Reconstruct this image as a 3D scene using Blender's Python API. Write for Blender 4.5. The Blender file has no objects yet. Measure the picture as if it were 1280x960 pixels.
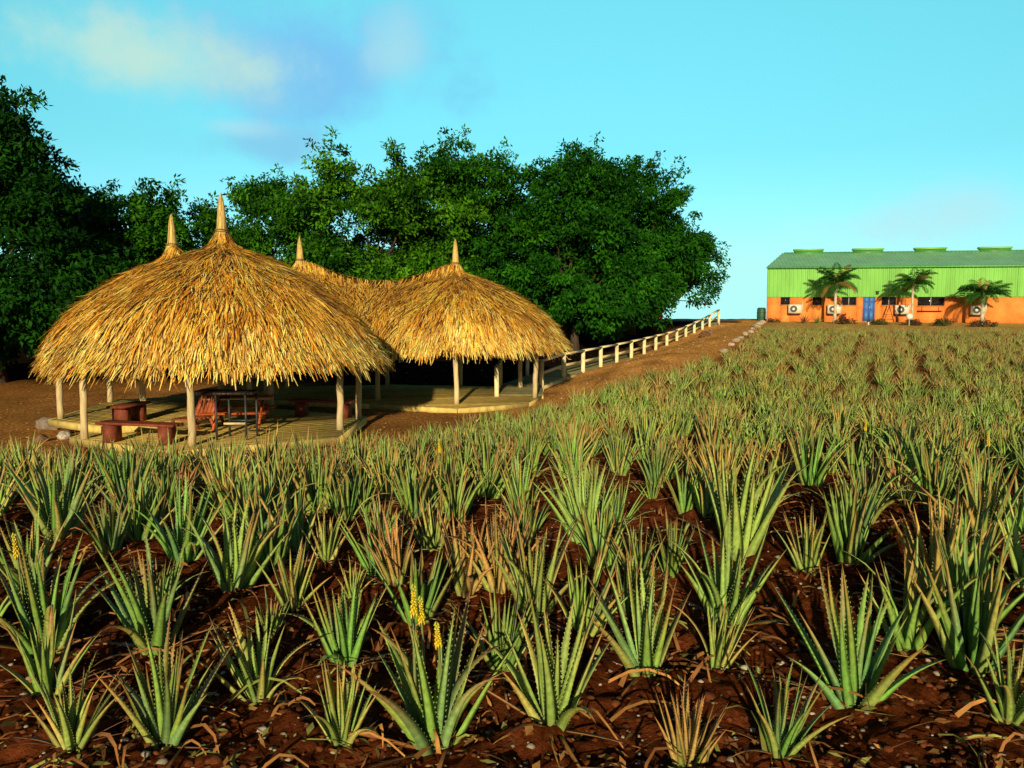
import bpy, math, random
import numpy as np
from mathutils import Vector, noise
R = math.radians
random.seed(7)
rng = np.random.default_rng(7)
scene = bpy.context.scene
COL = scene.collection
EYE = 1.9
FPX = 1050.0
PITCH = R(5.5)
SUN_EL, SUN_AZ = R(15), R(4.5)

# ------------------------------------------------------------------ helpers
class MB:
    """collects geometry (numpy blocks) for one mesh"""
    def __init__(s):
        s.v, s.f3, s.f4, s.c, s.fn, s.n = [], [], [], [], [], 0
    def block(s, v, quads=None, tris=None, col=(1, 1, 1)):
        v = np.asarray(v, float).reshape(-1, 3)
        c = np.asarray(col, float)
        if c.ndim == 1:
            c = np.tile(c[:3], (len(v), 1))
        s.v.append(v); s.c.append(c[:, :3])
        if quads is not None and len(quads):
            s.f4.append(np.asarray(quads, int).reshape(-1, 4) + s.n)
        if tris is not None and len(tris):
            s.f3.append(np.asarray(tris, int).reshape(-1, 3) + s.n)
        s.n += len(v)
    def ngons(s, v, faces, col=(1, 1, 1)):
        v = np.asarray(v, float).reshape(-1, 3)
        s.v.append(v); s.c.append(np.tile(np.asarray(col, float)[:3], (len(v), 1)))
        for f in faces:
            s.fn.append([i + s.n for i in f])
        s.n += len(v)
    def box(s, lo, hi, col=(1, 1, 1), rot=0.0, org=None):
        x0, y0, z0 = lo; x1, y1, z1 = hi
        v = np.array([[x0,y0,z0],[x1,y0,z0],[x1,y1,z0],[x0,y1,z0],[x0,y0,z1],[x1,y0,z1],[x1,y1,z1],[x0,y1,z1]], float)
        if rot:
            o = np.array(org if org is not None else (0, 0, 0), float)
            c_, s_ = math.cos(rot), math.sin(rot)
            d = v - o
            v = np.stack([d[:,0]*c_ - d[:,1]*s_, d[:,0]*s_ + d[:,1]*c_, d[:,2]], 1) + o
        s.block(v, [[0,3,2,1],[4,5,6,7],[0,1,5,4],[1,2,6,5],[2,3,7,6],[3,0,4,7]], col=col)
    def beam(s, a, b, w, h, col=(1, 1, 1)):
        """rectangular bar from a to b"""
        a = Vector(a); b = Vector(b); d = (b - a).normalized()
        up = Vector((0, 0, 1)) if abs(d.z) < .95 else Vector((0, 1, 0))
        sx = d.cross(up).normalized() * (w / 2); sz = sx.normalized().cross(d).normalized() * (h / 2)
        v = []
        for p in (a, b):
            v += [p - sx - sz, p + sx - sz, p + sx + sz, p - sx + sz]
        s.block([tuple(q) for q in v], [[0,1,2,3],[4,7,6,5],[0,4,5,1],[1,5,6,2],[2,6,7,3],[3,7,4,0]], col=col)
    def tube(s, pts, rad, n=8, col=(1, 1, 1), cap=True):
        pts = [Vector(p) for p in pts]
        if not hasattr(rad, '__len__'):
            rad = [rad] * len(pts)
        vs, q = [], []
        ref = None
        for i, p in enumerate(pts):
            d = (pts[min(i+1, len(pts)-1)] - pts[max(i-1, 0)]).normalized()
            if ref is None:
                ref = d.orthogonal().normalized()
            a = (ref - d * ref.dot(d)).normalized(); b = d.cross(a); ref = a
            for k in range(n):
                t = 2 * math.pi * k / n
                vs.append(tuple(p + (a * math.cos(t) + b * math.sin(t)) * rad[i]))
        for i in range(len(pts) - 1):
            for k in range(n):
                q.append([i*n+k, i*n+(k+1) % n, (i+1)*n+(k+1) % n, (i+1)*n+k])
        fs = [list(f) for f in q]
        if cap:
            fs.append(list(range(n))[::-1]); fs.append(list(range((len(pts)-1)*n, len(pts)*n)))
        s.ngons(vs, fs, col)
    def prism(s, poly, z0, z1, col=(1, 1, 1)):
        n = len(poly)
        v = [(p[0], p[1], z0) for p in poly] + [(p[0], p[1], z1) for p in poly]
        f = [list(range(n))[::-1], list(range(n, 2*n))]
        f += [[i, (i+1) % n, n+(i+1) % n, n+i] for i in range(n)]
        s.ngons(v, f, col)
    def mesh(s, name, smooth=False):
        me = bpy.data.meshes.new(name)
        v = np.concatenate(s.v); c = np.concatenate(s.c)
        loops, starts, tot = [], [], 0
        for arr, k in ((s.f4, 4), (s.f3, 3)):
            if arr:
                a = np.concatenate(arr)
                loops.append(a.ravel()); starts.append(np.arange(len(a)) * k + tot); tot += a.size
        for f in s.fn:
            loops.append(np.array(f)); starts.append(np.array([tot])); tot += len(f)
        loops = np.concatenate(loops); starts = np.concatenate(starts)
        me.vertices.add(len(v)); me.vertices.foreach_set('co', v.astype(np.float32).ravel())
        me.loops.add(tot); me.loops.foreach_set('vertex_index', loops.astype(np.int32))
        me.polygons.add(len(starts)); me.polygons.foreach_set('loop_start', starts.astype(np.int32))
        at = me.color_attributes.new('Col', 'FLOAT_COLOR', 'POINT')
        at.data.foreach_set('color', np.concatenate([c, np.ones((len(c), 1))], 1).astype(np.float32).ravel())
        if smooth:
            me.polygons.foreach_set('use_smooth', np.ones(len(starts), bool))
        me.update(calc_edges=True); me.validate()
        return me
    def build(s, name, mat, parent=None, smooth=False, loc=None):
        o = bpy.data.objects.new(name, s.mesh(name, smooth)); COL.objects.link(o)
        o.data.materials.append(mat)
        if parent: o.parent = parent
        if loc is not None: o.location = loc
        return o

def thing(name, loc=(0, 0, 0), rz=0.0):
    o = bpy.data.objects.new(name, None); COL.objects.link(o)
    o.empty_display_size = .3
    o.location = loc; o.rotation_euler = (0, 0, rz)
    return o
def tag(o, label=None, cat=None, group=None, kind=None):
    if label: o['label'] = label
    if cat: o['category'] = cat
    if group: o['group'] = group
    if kind: o['kind'] = kind
    return o
def copy_tree(o, parent=None):
    c = o.copy(); COL.objects.link(c)
    if parent: c.parent = parent
    for ch in list(o.children): copy_tree(ch, c)
    return c
def sstep(a, b, x):
    t = np.clip((np.asarray(x, float) - a) / (b - a), 0, 1)
    return t * t * (3 - 2 * t)

# ------------------------------------------------------------------ materials
def mat(name, col=None, rough=.8, nscale=None, namt=.25, bump=0., bscale=30., bdist=.02, spec=.3, trans=None, attr=True, rand=0., stretch=None, metal=0., hue=0.):
    """procedural material: vertex colour or plain colour, broken up by noise, with bump"""
    m = bpy.data.materials.new(name); m.use_nodes = True
    nt = m.node_tree; N = nt.nodes; L = nt.links
    b = N['Principled BSDF']; b.inputs['Roughness'].default_value = rough
    b.inputs['Specular IOR Level'].default_value = spec
    b.inputs['Metallic'].default_value = metal
    if col is None:
        a = N.new('ShaderNodeAttribute'); a.attribute_name = 'Col'; src = a.outputs['Color']
    else:
        r = N.new('ShaderNodeRGB'); r.outputs[0].default_value = (*col, 1); src = r.outputs[0]
    tc = N.new('ShaderNodeTexCoord'); vec = tc.outputs['Object']
    if stretch:
        mp = N.new('ShaderNodeMapping'); mp.inputs['Scale'].default_value = stretch
        L.new(vec, mp.inputs['Vector']); vec = mp.outputs['Vector']
    if nscale:
        n = N.new('ShaderNodeTexNoise'); n.inputs['Scale'].default_value = nscale; n.inputs['Detail'].default_value = 6
        n.inputs['Roughness'].default_value = .65
        L.new(vec, n.inputs['Vector'])
        mr = N.new('ShaderNodeMapRange'); mr.inputs['From Min'].default_value = .3; mr.inputs['From Max'].default_value = .7
        mr.inputs['To Min'].default_value = 1 - namt; mr.inputs['To Max'].default_value = 1 + namt
        L.new(n.outputs['Fac'], mr.inputs['Value'])
        mx = N.new('ShaderNodeVectorMath'); mx.operation = 'SCALE'
        L.new(src, mx.inputs[0]); L.new(mr.outputs['Result'], mx.inputs['Scale']); src = mx.outputs[0]
    if rand or hue:
        oi = N.new('ShaderNodeObjectInfo')
        hs = N.new('ShaderNodeHueSaturation')
        m1 = N.new('ShaderNodeMapRange'); m1.inputs['To Min'].default_value = 1 - rand; m1.inputs['To Max'].default_value = 1 + rand
        L.new(oi.outputs['Random'], m1.inputs['Value']); L.new(m1.outputs['Result'], hs.inputs['Value'])
        m2 = N.new('ShaderNodeMapRange'); m2.inputs['To Min'].default_value = .5 - hue; m2.inputs['To Max'].default_value = .5 + hue
        mm = N.new('ShaderNodeMath'); mm.operation = 'FRACT'; mk = N.new('ShaderNodeMath'); mk.operation = 'MULTIPLY'; mk.inputs[1].default_value = 7.3
        L.new(oi.outputs['Random'], mk.inputs[0]); L.new(mk.outputs[0], mm.inputs[0]); L.new(mm.outputs[0], m2.inputs['Value'])
        L.new(m2.outputs['Result'], hs.inputs['Hue']); L.new(src, hs.inputs['Color']); src = hs.outputs['Color']
    L.new(src, b.inputs['Base Color'])
    if bump:
        n2 = N.new('ShaderNodeTexNoise'); n2.inputs['Scale'].default_value = bscale; n2.inputs['Detail'].default_value = 8
        n2.inputs['Roughness'].default_value = .7
        L.new(vec, n2.inputs['Vector'])
        bp = N.new('ShaderNodeBump'); bp.inputs['Strength'].default_value = bump; bp.inputs['Distance'].default_value = bdist
        L.new(n2.outputs['Fac'], bp.inputs['Height']); L.new(bp.outputs['Normal'], b.inputs['Normal'])
    if trans:
        t = N.new('ShaderNodeBsdfTranslucent'); L.new(src, t.inputs['Color'])
        ms = N.new('ShaderNodeMixShader'); ms.inputs[0].default_value = trans
        L.new(b.outputs[0], ms.inputs[1]); L.new(t.outputs[0], ms.inputs[2])
        L.new(ms.outputs[0], N['Material Output'].inputs['Surface'])
    return m

M = {}
M['soil'] = mat('soil', rough=.95, nscale=11, namt=.95, bump=1., bscale=42, bdist=.03, spec=.0)
M['clod'] = mat('clod', rough=.95, nscale=30, namt=.4, bump=.8, bscale=80, bdist=.01, spec=.1)
M['stone'] = mat('stone', rough=.85, nscale=14, namt=.3, bump=.6, bscale=30, bdist=.02, spec=.2)
M['aloe'] = mat('aloe_leaf', rough=.5, nscale=34, namt=.3, spec=.3, rand=.18, hue=.02, bump=.3, bscale=70, bdist=.004)
M['aloe_far'] = mat('aloe_leaf_far', rough=.5, nscale=8, namt=.25, spec=.35)
M['litter'] = mat('dry_leaf', rough=.9, nscale=20, namt=.3, spec=.1)
M['flower'] = mat('flower', rough=.6)
M['thatch'] = mat('thatch', rough=.75, nscale=22, namt=.3, spec=.25, trans=.10)
M['thatch_under'] = mat('thatch_underlay', rough=.95, nscale=12, namt=.5, bump=1, bscale=30, bdist=.08, spec=.05)
M['log'] = mat('log_wood', rough=.8, nscale=6, namt=.3, bump=.5, bscale=12, bdist=.02, stretch=(3, 3, .5), spec=.2)
M['plank'] = mat('deck_plank', rough=.8, nscale=5, namt=.3, bump=.4, bscale=20, bdist=.01, spec=.2)
M['painted_wood'] = mat('bench_wood', rough=.7, nscale=7, namt=.35, bump=.3, bscale=25, bdist=.008, spec=.3)
M['dark_metal'] = mat('dark_metal', rough=.45, nscale=10, namt=.3, spec=.5)
M['leaf'] = mat('tree_leaf', rough=.6, spec=.07, trans=.13)
M['bark'] = mat('bark', rough=.95, nscale=5, namt=.5, bump=1, bscale=14, bdist=.05, spec=.1, stretch=(2, 2, .6))
M['wall_orange'] = mat('orange_render', rough=.85, nscale=1.1, namt=.26, bump=.25, bscale=25, bdist=.01, spec=.15)
M['cladding'] = mat('green_cladding', rough=.5, nscale=.8, stretch=(1, 1, .25), namt=.2, spec=.3)
M['roof_sheet'] = mat('green_roof_sheet', rough=.45, nscale=.8, namt=.16, spec=.35)
M['glass'] = mat('window_glass', col=(.012, .014, .017), rough=.08, spec=.6)
M['paint'] = mat('paint', rough=.5, nscale=4, namt=.15, spec=.35)
M['asphalt'] = mat('asphalt', rough=.9, nscale=6, namt=.25, bump=.5, bscale=60, bdist=.01, spec=.0)
M['red_wall'] = mat('red_wall', rough=.8, nscale=2, namt=.15)

# ------------------------------------------------------------------ camera
cam = bpy.data.cameras.new('camera'); camo = bpy.data.objects.new('camera', cam); COL.objects.link(camo)
camo.location = (0, 0, EYE); camo.rotation_euler = (math.pi/2 - PITCH, 0, 0)
cam.sensor_width = 36; cam.lens = 36 * FPX / 1280; cam.clip_end = 3000; cam.clip_start = .05
scene.camera = camo
def ray(px, py):
    r = (px - 640) / FPX; u = (480 - py) / FPX
    c, s = math.cos(PITCH), math.sin(PITCH)
    return np.array([r, c + u * s, -s + u * c])
def at(px, py, Y):
    d = ray(px, py); t = Y / d[1]
    return np.array([d[0]*t, Y, EYE + d[2]*t])

# ------------------------------------------------------------------ terrain height
_fy = [-400, 0, 8, 16, 20, 28, 40, 63, 68, 75]
_fz = [-3, 0, .0, -.5, -.72, -.6, -.25, .38, .5, .5]
_ly = [-400, 0, 6, 8, 10.5, 13, 15.5, 18, 24, 30, 36, 46, 55, 61, 66, 75]
_lz = [-3, 0, 0, -.12, -.42, -.82, -1.12, -1.26, -1.28, -1.3, -1.12, -.86, -.15, .36, .5, .5]
def smooth_interp(y, X, Z):
    # average of a few offsets softens the kinks
    y = np.asarray(y, float); w = np.clip(.06 * np.abs(y), .3, 3)
    return sum(np.interp(y + k * w, X, Z) for k in (-1, -.5, 0, .5, 1)) / 5
def path_x(y):      # line of the boardwalk
    return np.interp(y, [0, 20, 26.5, 35.6, 46.4, 56.2, 61.4, 80], [-1, 0, .9, 3.0, 7.93, 12.2, 15.1, 25])
def edge_x(y):      # left border of the planted field
    return np.interp(y, [0, 12.4, 13.5, 14.6, 18, 22.0, 23.6, 25.7, 30, 37, 49, 62, 80], [-40, -14, -8, -4.9, -3.0, -.9, 1.2, 2.9, 6.0, 9.5, 13.7, 18.8, 26])
def H0(x, y):
    x = np.asarray(x, float); y = np.asarray(y, float)
    zf = smooth_interp(y, _fy, _fz); zl = smooth_interp(y, _ly, _lz)
    px = path_x(y)
    t = sstep(px - 1.0 - np.clip(20-y, 0, 6)*.4, px + 3.5, x)
    z = zl * (1 - t) + zf * t
    z = z - .05 * np.clip(y - 76, 0, 1e9) - .00002 * np.clip(y - 76, 0, 400)**2
    z = z - .03 * np.clip(-x - 45, 0, 1e9) - .02 * np.clip(x - 75, 0, 1e9)
    return z
ROWDIR = R(24)      # planting rows lean towards the building
RC, RS = math.cos(ROWDIR), math.sin(ROWDIR)
def fbm(x, y, sc, oct_=3, seed=0.):
    return noise.fractal(Vector((x * sc, y * sc, seed)), 1.0, 2.0, oct_, noise_basis='PERLIN_ORIGINAL')
def Hs(x, y):
    """terrain height with clods, scalar"""
    z = float(H0(x, y))
    d = math.hypot(x, y)
    infield = float(sstep(-.6, .8, x - edge_x(y)))
    k = infield * max(0., 1 - d / 45)
    u = x * RC - y * RS
    z += k * .02 * math.sin(u * 2 * math.pi / .78)
    z += (.03 + .05 * k) * fbm(x, y, 1.6, 3, 3.)
    if d < 16:
        z += (1 - d / 16) * (.25 + .75*infield) * .075 * fbm(x, y, 7.5, 4, 9.)
    return z
def ground_hit(px, py):
    d = ray(px, py); t = .5
    while t < 300:
        p = np.array([d[0]*t, d[1]*t, EYE + d[2]*t])
        if p[2] <= H0(p[0], p[1]): break
        t *= 1.004
    return p[0], p[1]

def graded(lo, fine_lo, fine_hi, hi, step, growth):
    out = list(np.arange(fine_lo, fine_hi, step))
    s = step; v = out[-1]
    while v < hi:
        s *= growth; v += s; out.append(v)
    s = step; v = out[0]; pre = []
    while v > lo:
        s *= growth; v -= s; pre.append(v)
    return np.array(pre[::-1] + out)
def build_ground():
    xs = graded(-700, -6, 6, 700, .055, 1.035)
    ys = graded(-300, 2.2, 10, 700, .055, 1.028)
    X, Y = np.meshgrid(xs, ys)
    Z = np.empty_like(X)
    hx, hy = X.ravel(), Y.ravel()
    zz = H0(hx, hy)
    ex = edge_x(hy); inf = sstep(-.6, .8, hx - ex); dd = np.hypot(hx, hy)
    k = inf * np.clip(1 - dd/45, 0, 1)
    zz = zz + k * .02 * np.sin((hx*RC - hy*RS) * 2*math.pi/.78)
    out = zz.copy()
    for i in range(len(hx)):
        if dd[i] < 120:
            z = (.03 + .05*k[i]) * fbm(hx[i], hy[i], 1.6, 3, 3.)
            if dd[i] < 16: z += (1 - dd[i]/16) * (.25 + .75*inf[i]) * .075 * fbm(hx[i], hy[i], 7.5, 4, 9.)
            out[i] += z
    # colours
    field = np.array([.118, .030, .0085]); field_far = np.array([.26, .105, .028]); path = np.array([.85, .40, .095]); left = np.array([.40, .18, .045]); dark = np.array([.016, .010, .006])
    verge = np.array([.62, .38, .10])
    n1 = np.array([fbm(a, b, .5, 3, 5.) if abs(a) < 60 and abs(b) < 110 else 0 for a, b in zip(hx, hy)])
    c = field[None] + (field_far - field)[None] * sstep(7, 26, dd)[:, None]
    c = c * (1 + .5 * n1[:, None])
    pm = (1 - sstep(-.7, .5, hx - ex + .5*n1))[:, None]
    pc = left[None] + (path - left)[None] * sstep(-1.5, .5, hx - path_x(hy))[:, None]
    off = hx - path_x(hy); rut = np.exp(-((off - 1.5)/.28)**2) + np.exp(-((off - 3.1)/.28)**2); edge_w = np.exp(-((hx - ex + .8)/.7)**2)
    pc = pc * (1 + .5 * n1[:, None]) * (1 - .28*(rut * sstep(24, 28, hy))[:, None]) * (1 - .3*(edge_w*(.5 + n1))[:, None])
    c = c * (1 - pm) + pc * pm
    shade_m = ((1 - sstep(-2.6, -1.2, hx - path_x(hy))) * sstep(31, 35, hy + .75*np.clip(hx + 9, 0, 10) + 1.2*n1))[:, None]
    c = c * (1 - shade_m) + dark[None] * shade_m  # tree shade over leaf litter, painted into the ground colour
    vm = (sstep(52.5, 56, hy + .2 * (hx - 20) + 2*n1) * sstep(-1, 1, hx - ex))[:, None]
    c = c * (1 - vm) + (verge * (1 + .3*0))[None] * vm
    ny, nx = X.shape
    idx = np.arange(nx*ny).reshape(ny, nx)
    q = np.stack([idx[:-1, :-1], idx[:-1, 1:], idx[1:, 1:], idx[1:, :-1]], -1).reshape(-1, 4)
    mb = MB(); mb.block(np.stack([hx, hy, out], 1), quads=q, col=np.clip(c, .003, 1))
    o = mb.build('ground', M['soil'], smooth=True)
    tag(o, kind='structure')
build_ground()

# grey road on the crest behind the trees, following the terrain
def build_road():
    mb = MB(); n = 40; ws = np.linspace(-2.6, 2.6, 9)
    xs = np.linspace(-30, 17.5, n); vs = []
    for x in xs:
        yc = 66.5 - .02 * (x - 5)
        for w in ws: vs.append((x, yc + w, H0(x, yc + w) + .09))
    idx = np.arange(n*9).reshape(n, 9)
    q = np.stack([idx[:-1, :-1], idx[1:, :-1], idx[1:, 1:], idx[:-1, 1:]], -1).reshape(-1, 4)
    mb.block(vs, quads=q, col=(.17, .16, .15))
    tag(mb.build('road', M['asphalt'], smooth=True), kind='structure')
build_road()

# ------------------------------------------------------------------ aloe plants
def hsl(c, k):
    return np.clip(np.array(c) * k, 0, 1)
GREEN = np.array([.175, .365, .055]); OLIVE = np.array([.27, .36, .075]); YELL = np.array([.40, .42, .10]); RUST = np.array([.52, .25, .07]); BROWN = np.array([.30, .13, .04]); BLUEG = np.array([.145, .310, .095])
def leaf(mb, az, r0, length, width, t0, t1, c_base, c_tip, nseg=9, teeth=False, side=0., z0=0.):
    ca, sa = math.cos(az), math.sin(az)
    out = np.array([ca, sa, 0.]); tang = np.array([-sa, ca, 0.]); up = np.array([0, 0, 1.])
    p = out * r0 + up * z0
    pts, dirs = [p], []
    ds = length / nseg
    for i in range(nseg):
        s = (i + .5) / nseg
        t = t0 + (t1 - t0) * s**1.5
        d = out * math.sin(t) + up * math.cos(t) + tang * side * s
        d /= np.linalg.norm(d); dirs.append(d); p = p + d * ds; pts.append(p)
    dirs.append(dirs[-1])
    V, C = [], []
    L_, R_ = [], []
    for i, (p, d) in enumerate(zip(pts, dirs)):
        s = i / nseg
        w = width * (min(1, .82 + 1.4*s) if s < .13 else 1) * max(.012, (1 - s)**.72 * (1 - .12*s))
        b = np.cross(d, out if abs(d[2]) > .3 else up); nb = np.linalg.norm(b)
        b = b / nb if nb > 1e-5 else tang
        if np.dot(b, tang) < 0: b = -b
        n = np.cross(b, d); n /= np.linalg.norm(n)
        if np.dot(n, out) > 0: n = -n                    # the inner (upper) face looks to the axis
        l = p - b*w*.5 + n*w*.20; r = p + b*w*.5 + n*w*.20
        m = p - n*w*.02; u = p - n*w*.30
        V += [l, m, r, u]
        tt = s**1.7
        c = c_base * (1 - tt) + c_tip * tt
        if s < .12: c = c * .75 + np.array([.30, .31, .13]) * .25
        if s > .9: c = c * .5 + BROWN * .5
        C += [c * .98, c * .9, c * .98, c * 1.02]
        L_.append((l, -b, d)); R_.append((r, b, d))
    q = []
    for i in range(nseg):
        a = i*4; e = a + 4
        q += [[a, e, e+1, a+1], [a+1, e+1, e+2, a+2], [a+2, e+2, e+3, a+3], [a+3, e+3, e, a]]
    mb.block(V, quads=q, col=np.array(C))
    if teeth:
        tv, tt_, tc = [], [], []
        for S in (L_, R_):
            acc = 0.; nxt = .03
            for i in range(nseg):
                a, b_, d_ = S[i]; e = S[i+1][0]
                ln = np.linalg.norm(e - a)
                while nxt < acc + ln and nxt < length * .93:
                    f = (nxt - acc) / ln; p = a + (e - a) * f; k = len(tv)
                    h = .0065 * (1 - .5 * nxt / length)
                    tv += [p - d_*.005, p + d_*.006, p + b_*h + d_*.004]; tt_.append([k, k+1, k+2]); tc += [c_base]*2 + [np.array([.36, .34, .13])]
                    nxt += random.uniform(.020, .030)
                acc += ln
        if tv: mb.block(tv, tris=tt_, col=np.array(tc))

def aloe_mesh(kind='green', seed=0, nl=18, nseg=9, teeth=False, spread=1., dead=5):
    random.seed(seed)
    mb = MB()
    for i in range(nl):
        f = (i + .5) / nl                                 # 0 inner .. 1 outer
        az = i * 2.39996 + random.uniform(-.35, .35)
        ln = random.uniform(.46, .70) * (1 - .15 * abs(f - .4)) * (.85 if f < .12 else 1)
        wd = random.uniform(.056, .078) * (.72 + .45 * f)
        t0 = R(3 + 25 * f**1.1 + random.uniform(-4, 6)) * spread
        t1 = t0 + R(random.uniform(-10, 9) + 20 * f**3) * spread
        if random.random() < .10: t1 += R(random.uniform(30, 80))
        j = random.uniform(.72, 1.22)
        tipk = random.random()
        if kind == 'green':
            cb = (GREEN if random.random() < .65 else BLUEG) * j; ct = (OLIVE if tipk < .6 else BROWN*1.3) * j
            if f > .75 and random.random() < .45: cb = OLIVE * j; ct = RUST * .9 * j
        elif kind == 'olive':
            cb = (OLIVE*.6 + GREEN*.4) * j; ct = (YELL if tipk < .6 else RUST) * j
            if f > .6 and random.random() < .4: cb = YELL * j; ct = RUST * j
        elif kind == 'pale':
            cb = (YELL*.35 + GREEN*.8) * j; ct = (YELL*.8) * j
        else:
            cb = (YELL*.55 + RUST*.45) * j; ct = RUST * j * random.uniform(.8, 1.2)
            if random.random() < .25: cb = OLIVE * j
        leaf(mb, az, .012 + .055*f, ln, wd, t0, t1, cb, ct, nseg, teeth, random.uniform(-.22, .22), z0=-.02 + .05*(1-f))
    for i in range(dead):                                  # withered outer leaves lying on the soil
        az = random.uniform(0, 6.28)
        t0 = R(random.uniform(58, 84)); j = random.uniform(.5, 1.1)
        leaf(mb, az, .05, random.uniform(.3, .52), random.uniform(.02, .04), t0, t0 + R(random.uniform(5, 45)), BROWN*j, RUST*.8*j, max(4, nseg-3), False, random.uniform(-.5, .5))
    return mb
def flower_mesh(seed, h=.62, lean=.08):
    random.seed(seed); mb = MB()
    pts = [(lean*t*t*h, .02*t, h*t) for t in (0, .3, .6, .85, 1)]
    mb.tube(pts, [.008, .007, .006, .005, .003], 5, (.16, .20, .06))
    for i in range(44):
        t = .84 + .16 * i / 44; a = i * 2.4; z = h * t; x = lean*t*t*h
        L_ = .018 * (1.15 - (i/44)*.7); drop = .026 * (1 - i/44*1.6)
        p = np.array([x, .02*t, z]); o = np.array([math.cos(a), math.sin(a), 0])
        q = p + o * L_*.55 + np.array([0, 0, -drop])
        c = np.array([.80, .58, .02]) * random.uniform(.75, 1.1) if i < 34 else np.array([.5, .5, .05])
        mb.tube([p, (p+q)/2 + o*.007, q], [.002, .0045, .003], 5, c)
    return mb

def vmesh(kind, seed, nl, nseg, teeth, spread=1., dead=5):
    me = aloe_mesh(kind, seed, nl, nseg, teeth, spread, dead).mesh('aloe_plant', True)
    me.materials.append(M['aloe']); return me
# measured foreground plants: base px, base py, top py, kind, spread, label
FG = [
 (545, 918, 752, 'green', 1.15, 'large bright green aloe with three yellow flower spikes at the front', 'F'),
 (692, 905, 752, 'olive', 1.25, 'wide olive aloe with yellowing upright leaves between the flowering aloe and a shaded dark one', ''),
 (1066, 872, 715, 'green', 1.15, 'clean green aloe standing alone on open red soil before the rusty orange aloe', ''),
 (908, 778, 655, 'pale', 1.05, 'pale yellow green double aloe on a reddish soil mound with a fallen orange leaf', ''),
 (1172, 748, 628, 'rust', .85, 'rusty orange aloe with dense upright dried leaves, the most orange of all', ''),
 (205, 932, 800, 'green', 1.0, 'upright green aloe lowest in the near corner, before the tall blue green one', ''),
 (192, 815, 695, 'green', 1.05, 'tall blue green aloe directly behind the lowest plant in the near left corner', ''),
 (58, 812, 690, 'green', .9, 'broad leaved green aloe beside a single yellow flower at the left edge', 'F'),
 (322, 868, 768, 'olive', 1.2, 'thin dull green aloe with splayed leaves between two bigger aloes near the front', ''),
 (432, 832, 726, 'green', .95, 'upright blue green aloe right behind and left of the bright green flowering aloe', ''),
 (428, 940, 858, 'olive', .9, 'small yellow green aloe low at the front beside the flowering bright green aloe', ''),
 (808, 842, 712, 'green', 1.05, 'dark shaded green aloe between the wide olive plant and the pale double aloe', ''),
 (785, 770, 690, 'green', .95, 'dark green aloe tucked behind the shaded one near the pale double aloe', ''),
 (975, 945, 850, 'green', 1.15, 'short green aloe low at the front edge left of the lone clean aloe', ''),
 (858, 945, 880, 'rust', .8, 'small withered reddish aloe at the front edge beside the short green one', ''),
 (1262, 905, 815, 'olive', 1.1, 'olive aloe with one long leaning leaf at the right edge near the front', ''),
 (730, 682, 582, 'pale', 1.0, 'full pale green aloe clump with straight leaves beside a darker twin, above the shaded pair', ''),
 (768, 660, 594, 'green', 1.0, 'darker green aloe hugging the full pale clump on its shaded side', ''),
 (922, 690, 560, 'pale', .8, 'tall dense pale green aloe rising directly behind the double aloe on the mound', ''),
 (1010, 712, 642, 'olive', .85, 'slender grey green aloe alone on bare soil between tall pale and rusty aloes', ''),
 (295, 742, 645, 'green', 1.05, 'slim dark green aloe with deep shade at its foot in the left middle', ''),
 (228, 705, 608, 'green', 1.0, 'dense green aloe with yellowed outer leaves left of the slim dark one', ''),
 (138, 696, 632, 'green', .95, 'small green aloe in front of the bushy one by the deck corner', ''),
 (72, 672, 582, 'green', 1.1, 'bushy blue green aloe at the left end of the row', ''),
 (158, 640, 562, 'green', .95, 'thick green aloe below the front deck corner of the near pavilion', ''),
 (495, 733, 652, 'rust', .8, 'brownish orange aloe with short straight leaves in the middle of the field', ''),
 (582, 742, 645, 'rust', 1.0, 'pinkish tan aloe right behind the yellow flower spikes', ''),
 (668, 775, 660, 'olive', .8, 'tall grey green aloe between the tan aloe and the shaded dark pair', ''),
 (366, 765, 692, 'olive', 1.05, 'yellow green aloe with dry tips leaning over dark soil, left middle', ''),
 (408, 702, 642, 'olive', 1.0, 'tan and green aloe in front of the row below the picnic table', ''),
 (432, 650, 588, 'green', .9, 'fresh green aloe with broad base leaves below the near right post', ''),
 (550, 640, 560, 'olive', .9, 'tall aloe with a bare yellow flower stalk right of the near right post', 'F'),
 (650, 642, 575, 'green', .9, 'green aloe in line with the far pavilion spire, mid field', ''),
 (820, 612, 555, 'green', .8, 'compact fresh green aloe alone on orange soil, mid field', ''),
 (1158, 614, 545, 'pale', 1.0, 'golden green open aloe behind the rusty orange one', ''),
 (1012, 612, 540, 'green', .9, 'dark green aloe in the shade of its neighbours below the blue door', ''),
 (838, 722, 655, 'green', .9, 'dim green aloe half hidden behind the double aloe', ''),
 (285, 640, 566, 'olive', .95, 'brown tipped aloe below the tall bar table', ''),
 (40, 745, 660, 'green', 1., 'shadowed aloe at the far left edge above the broad leaved one', ''),
 (625, 745, 640, 'rust', .85, 'narrow brownish aloe crowded beside the pinkish tan one', ''),
 (90, 945, 880, 'olive', 1.1, 'olive aloe lowest of all in the near left corner of the field', ''),
 (1225, 690, 600, 'olive', 1., 'tall shadowed olive aloe at the right edge behind the rusty one', ''),
]
placed = []
GROUP = 'aloe plants in the field'
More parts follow.
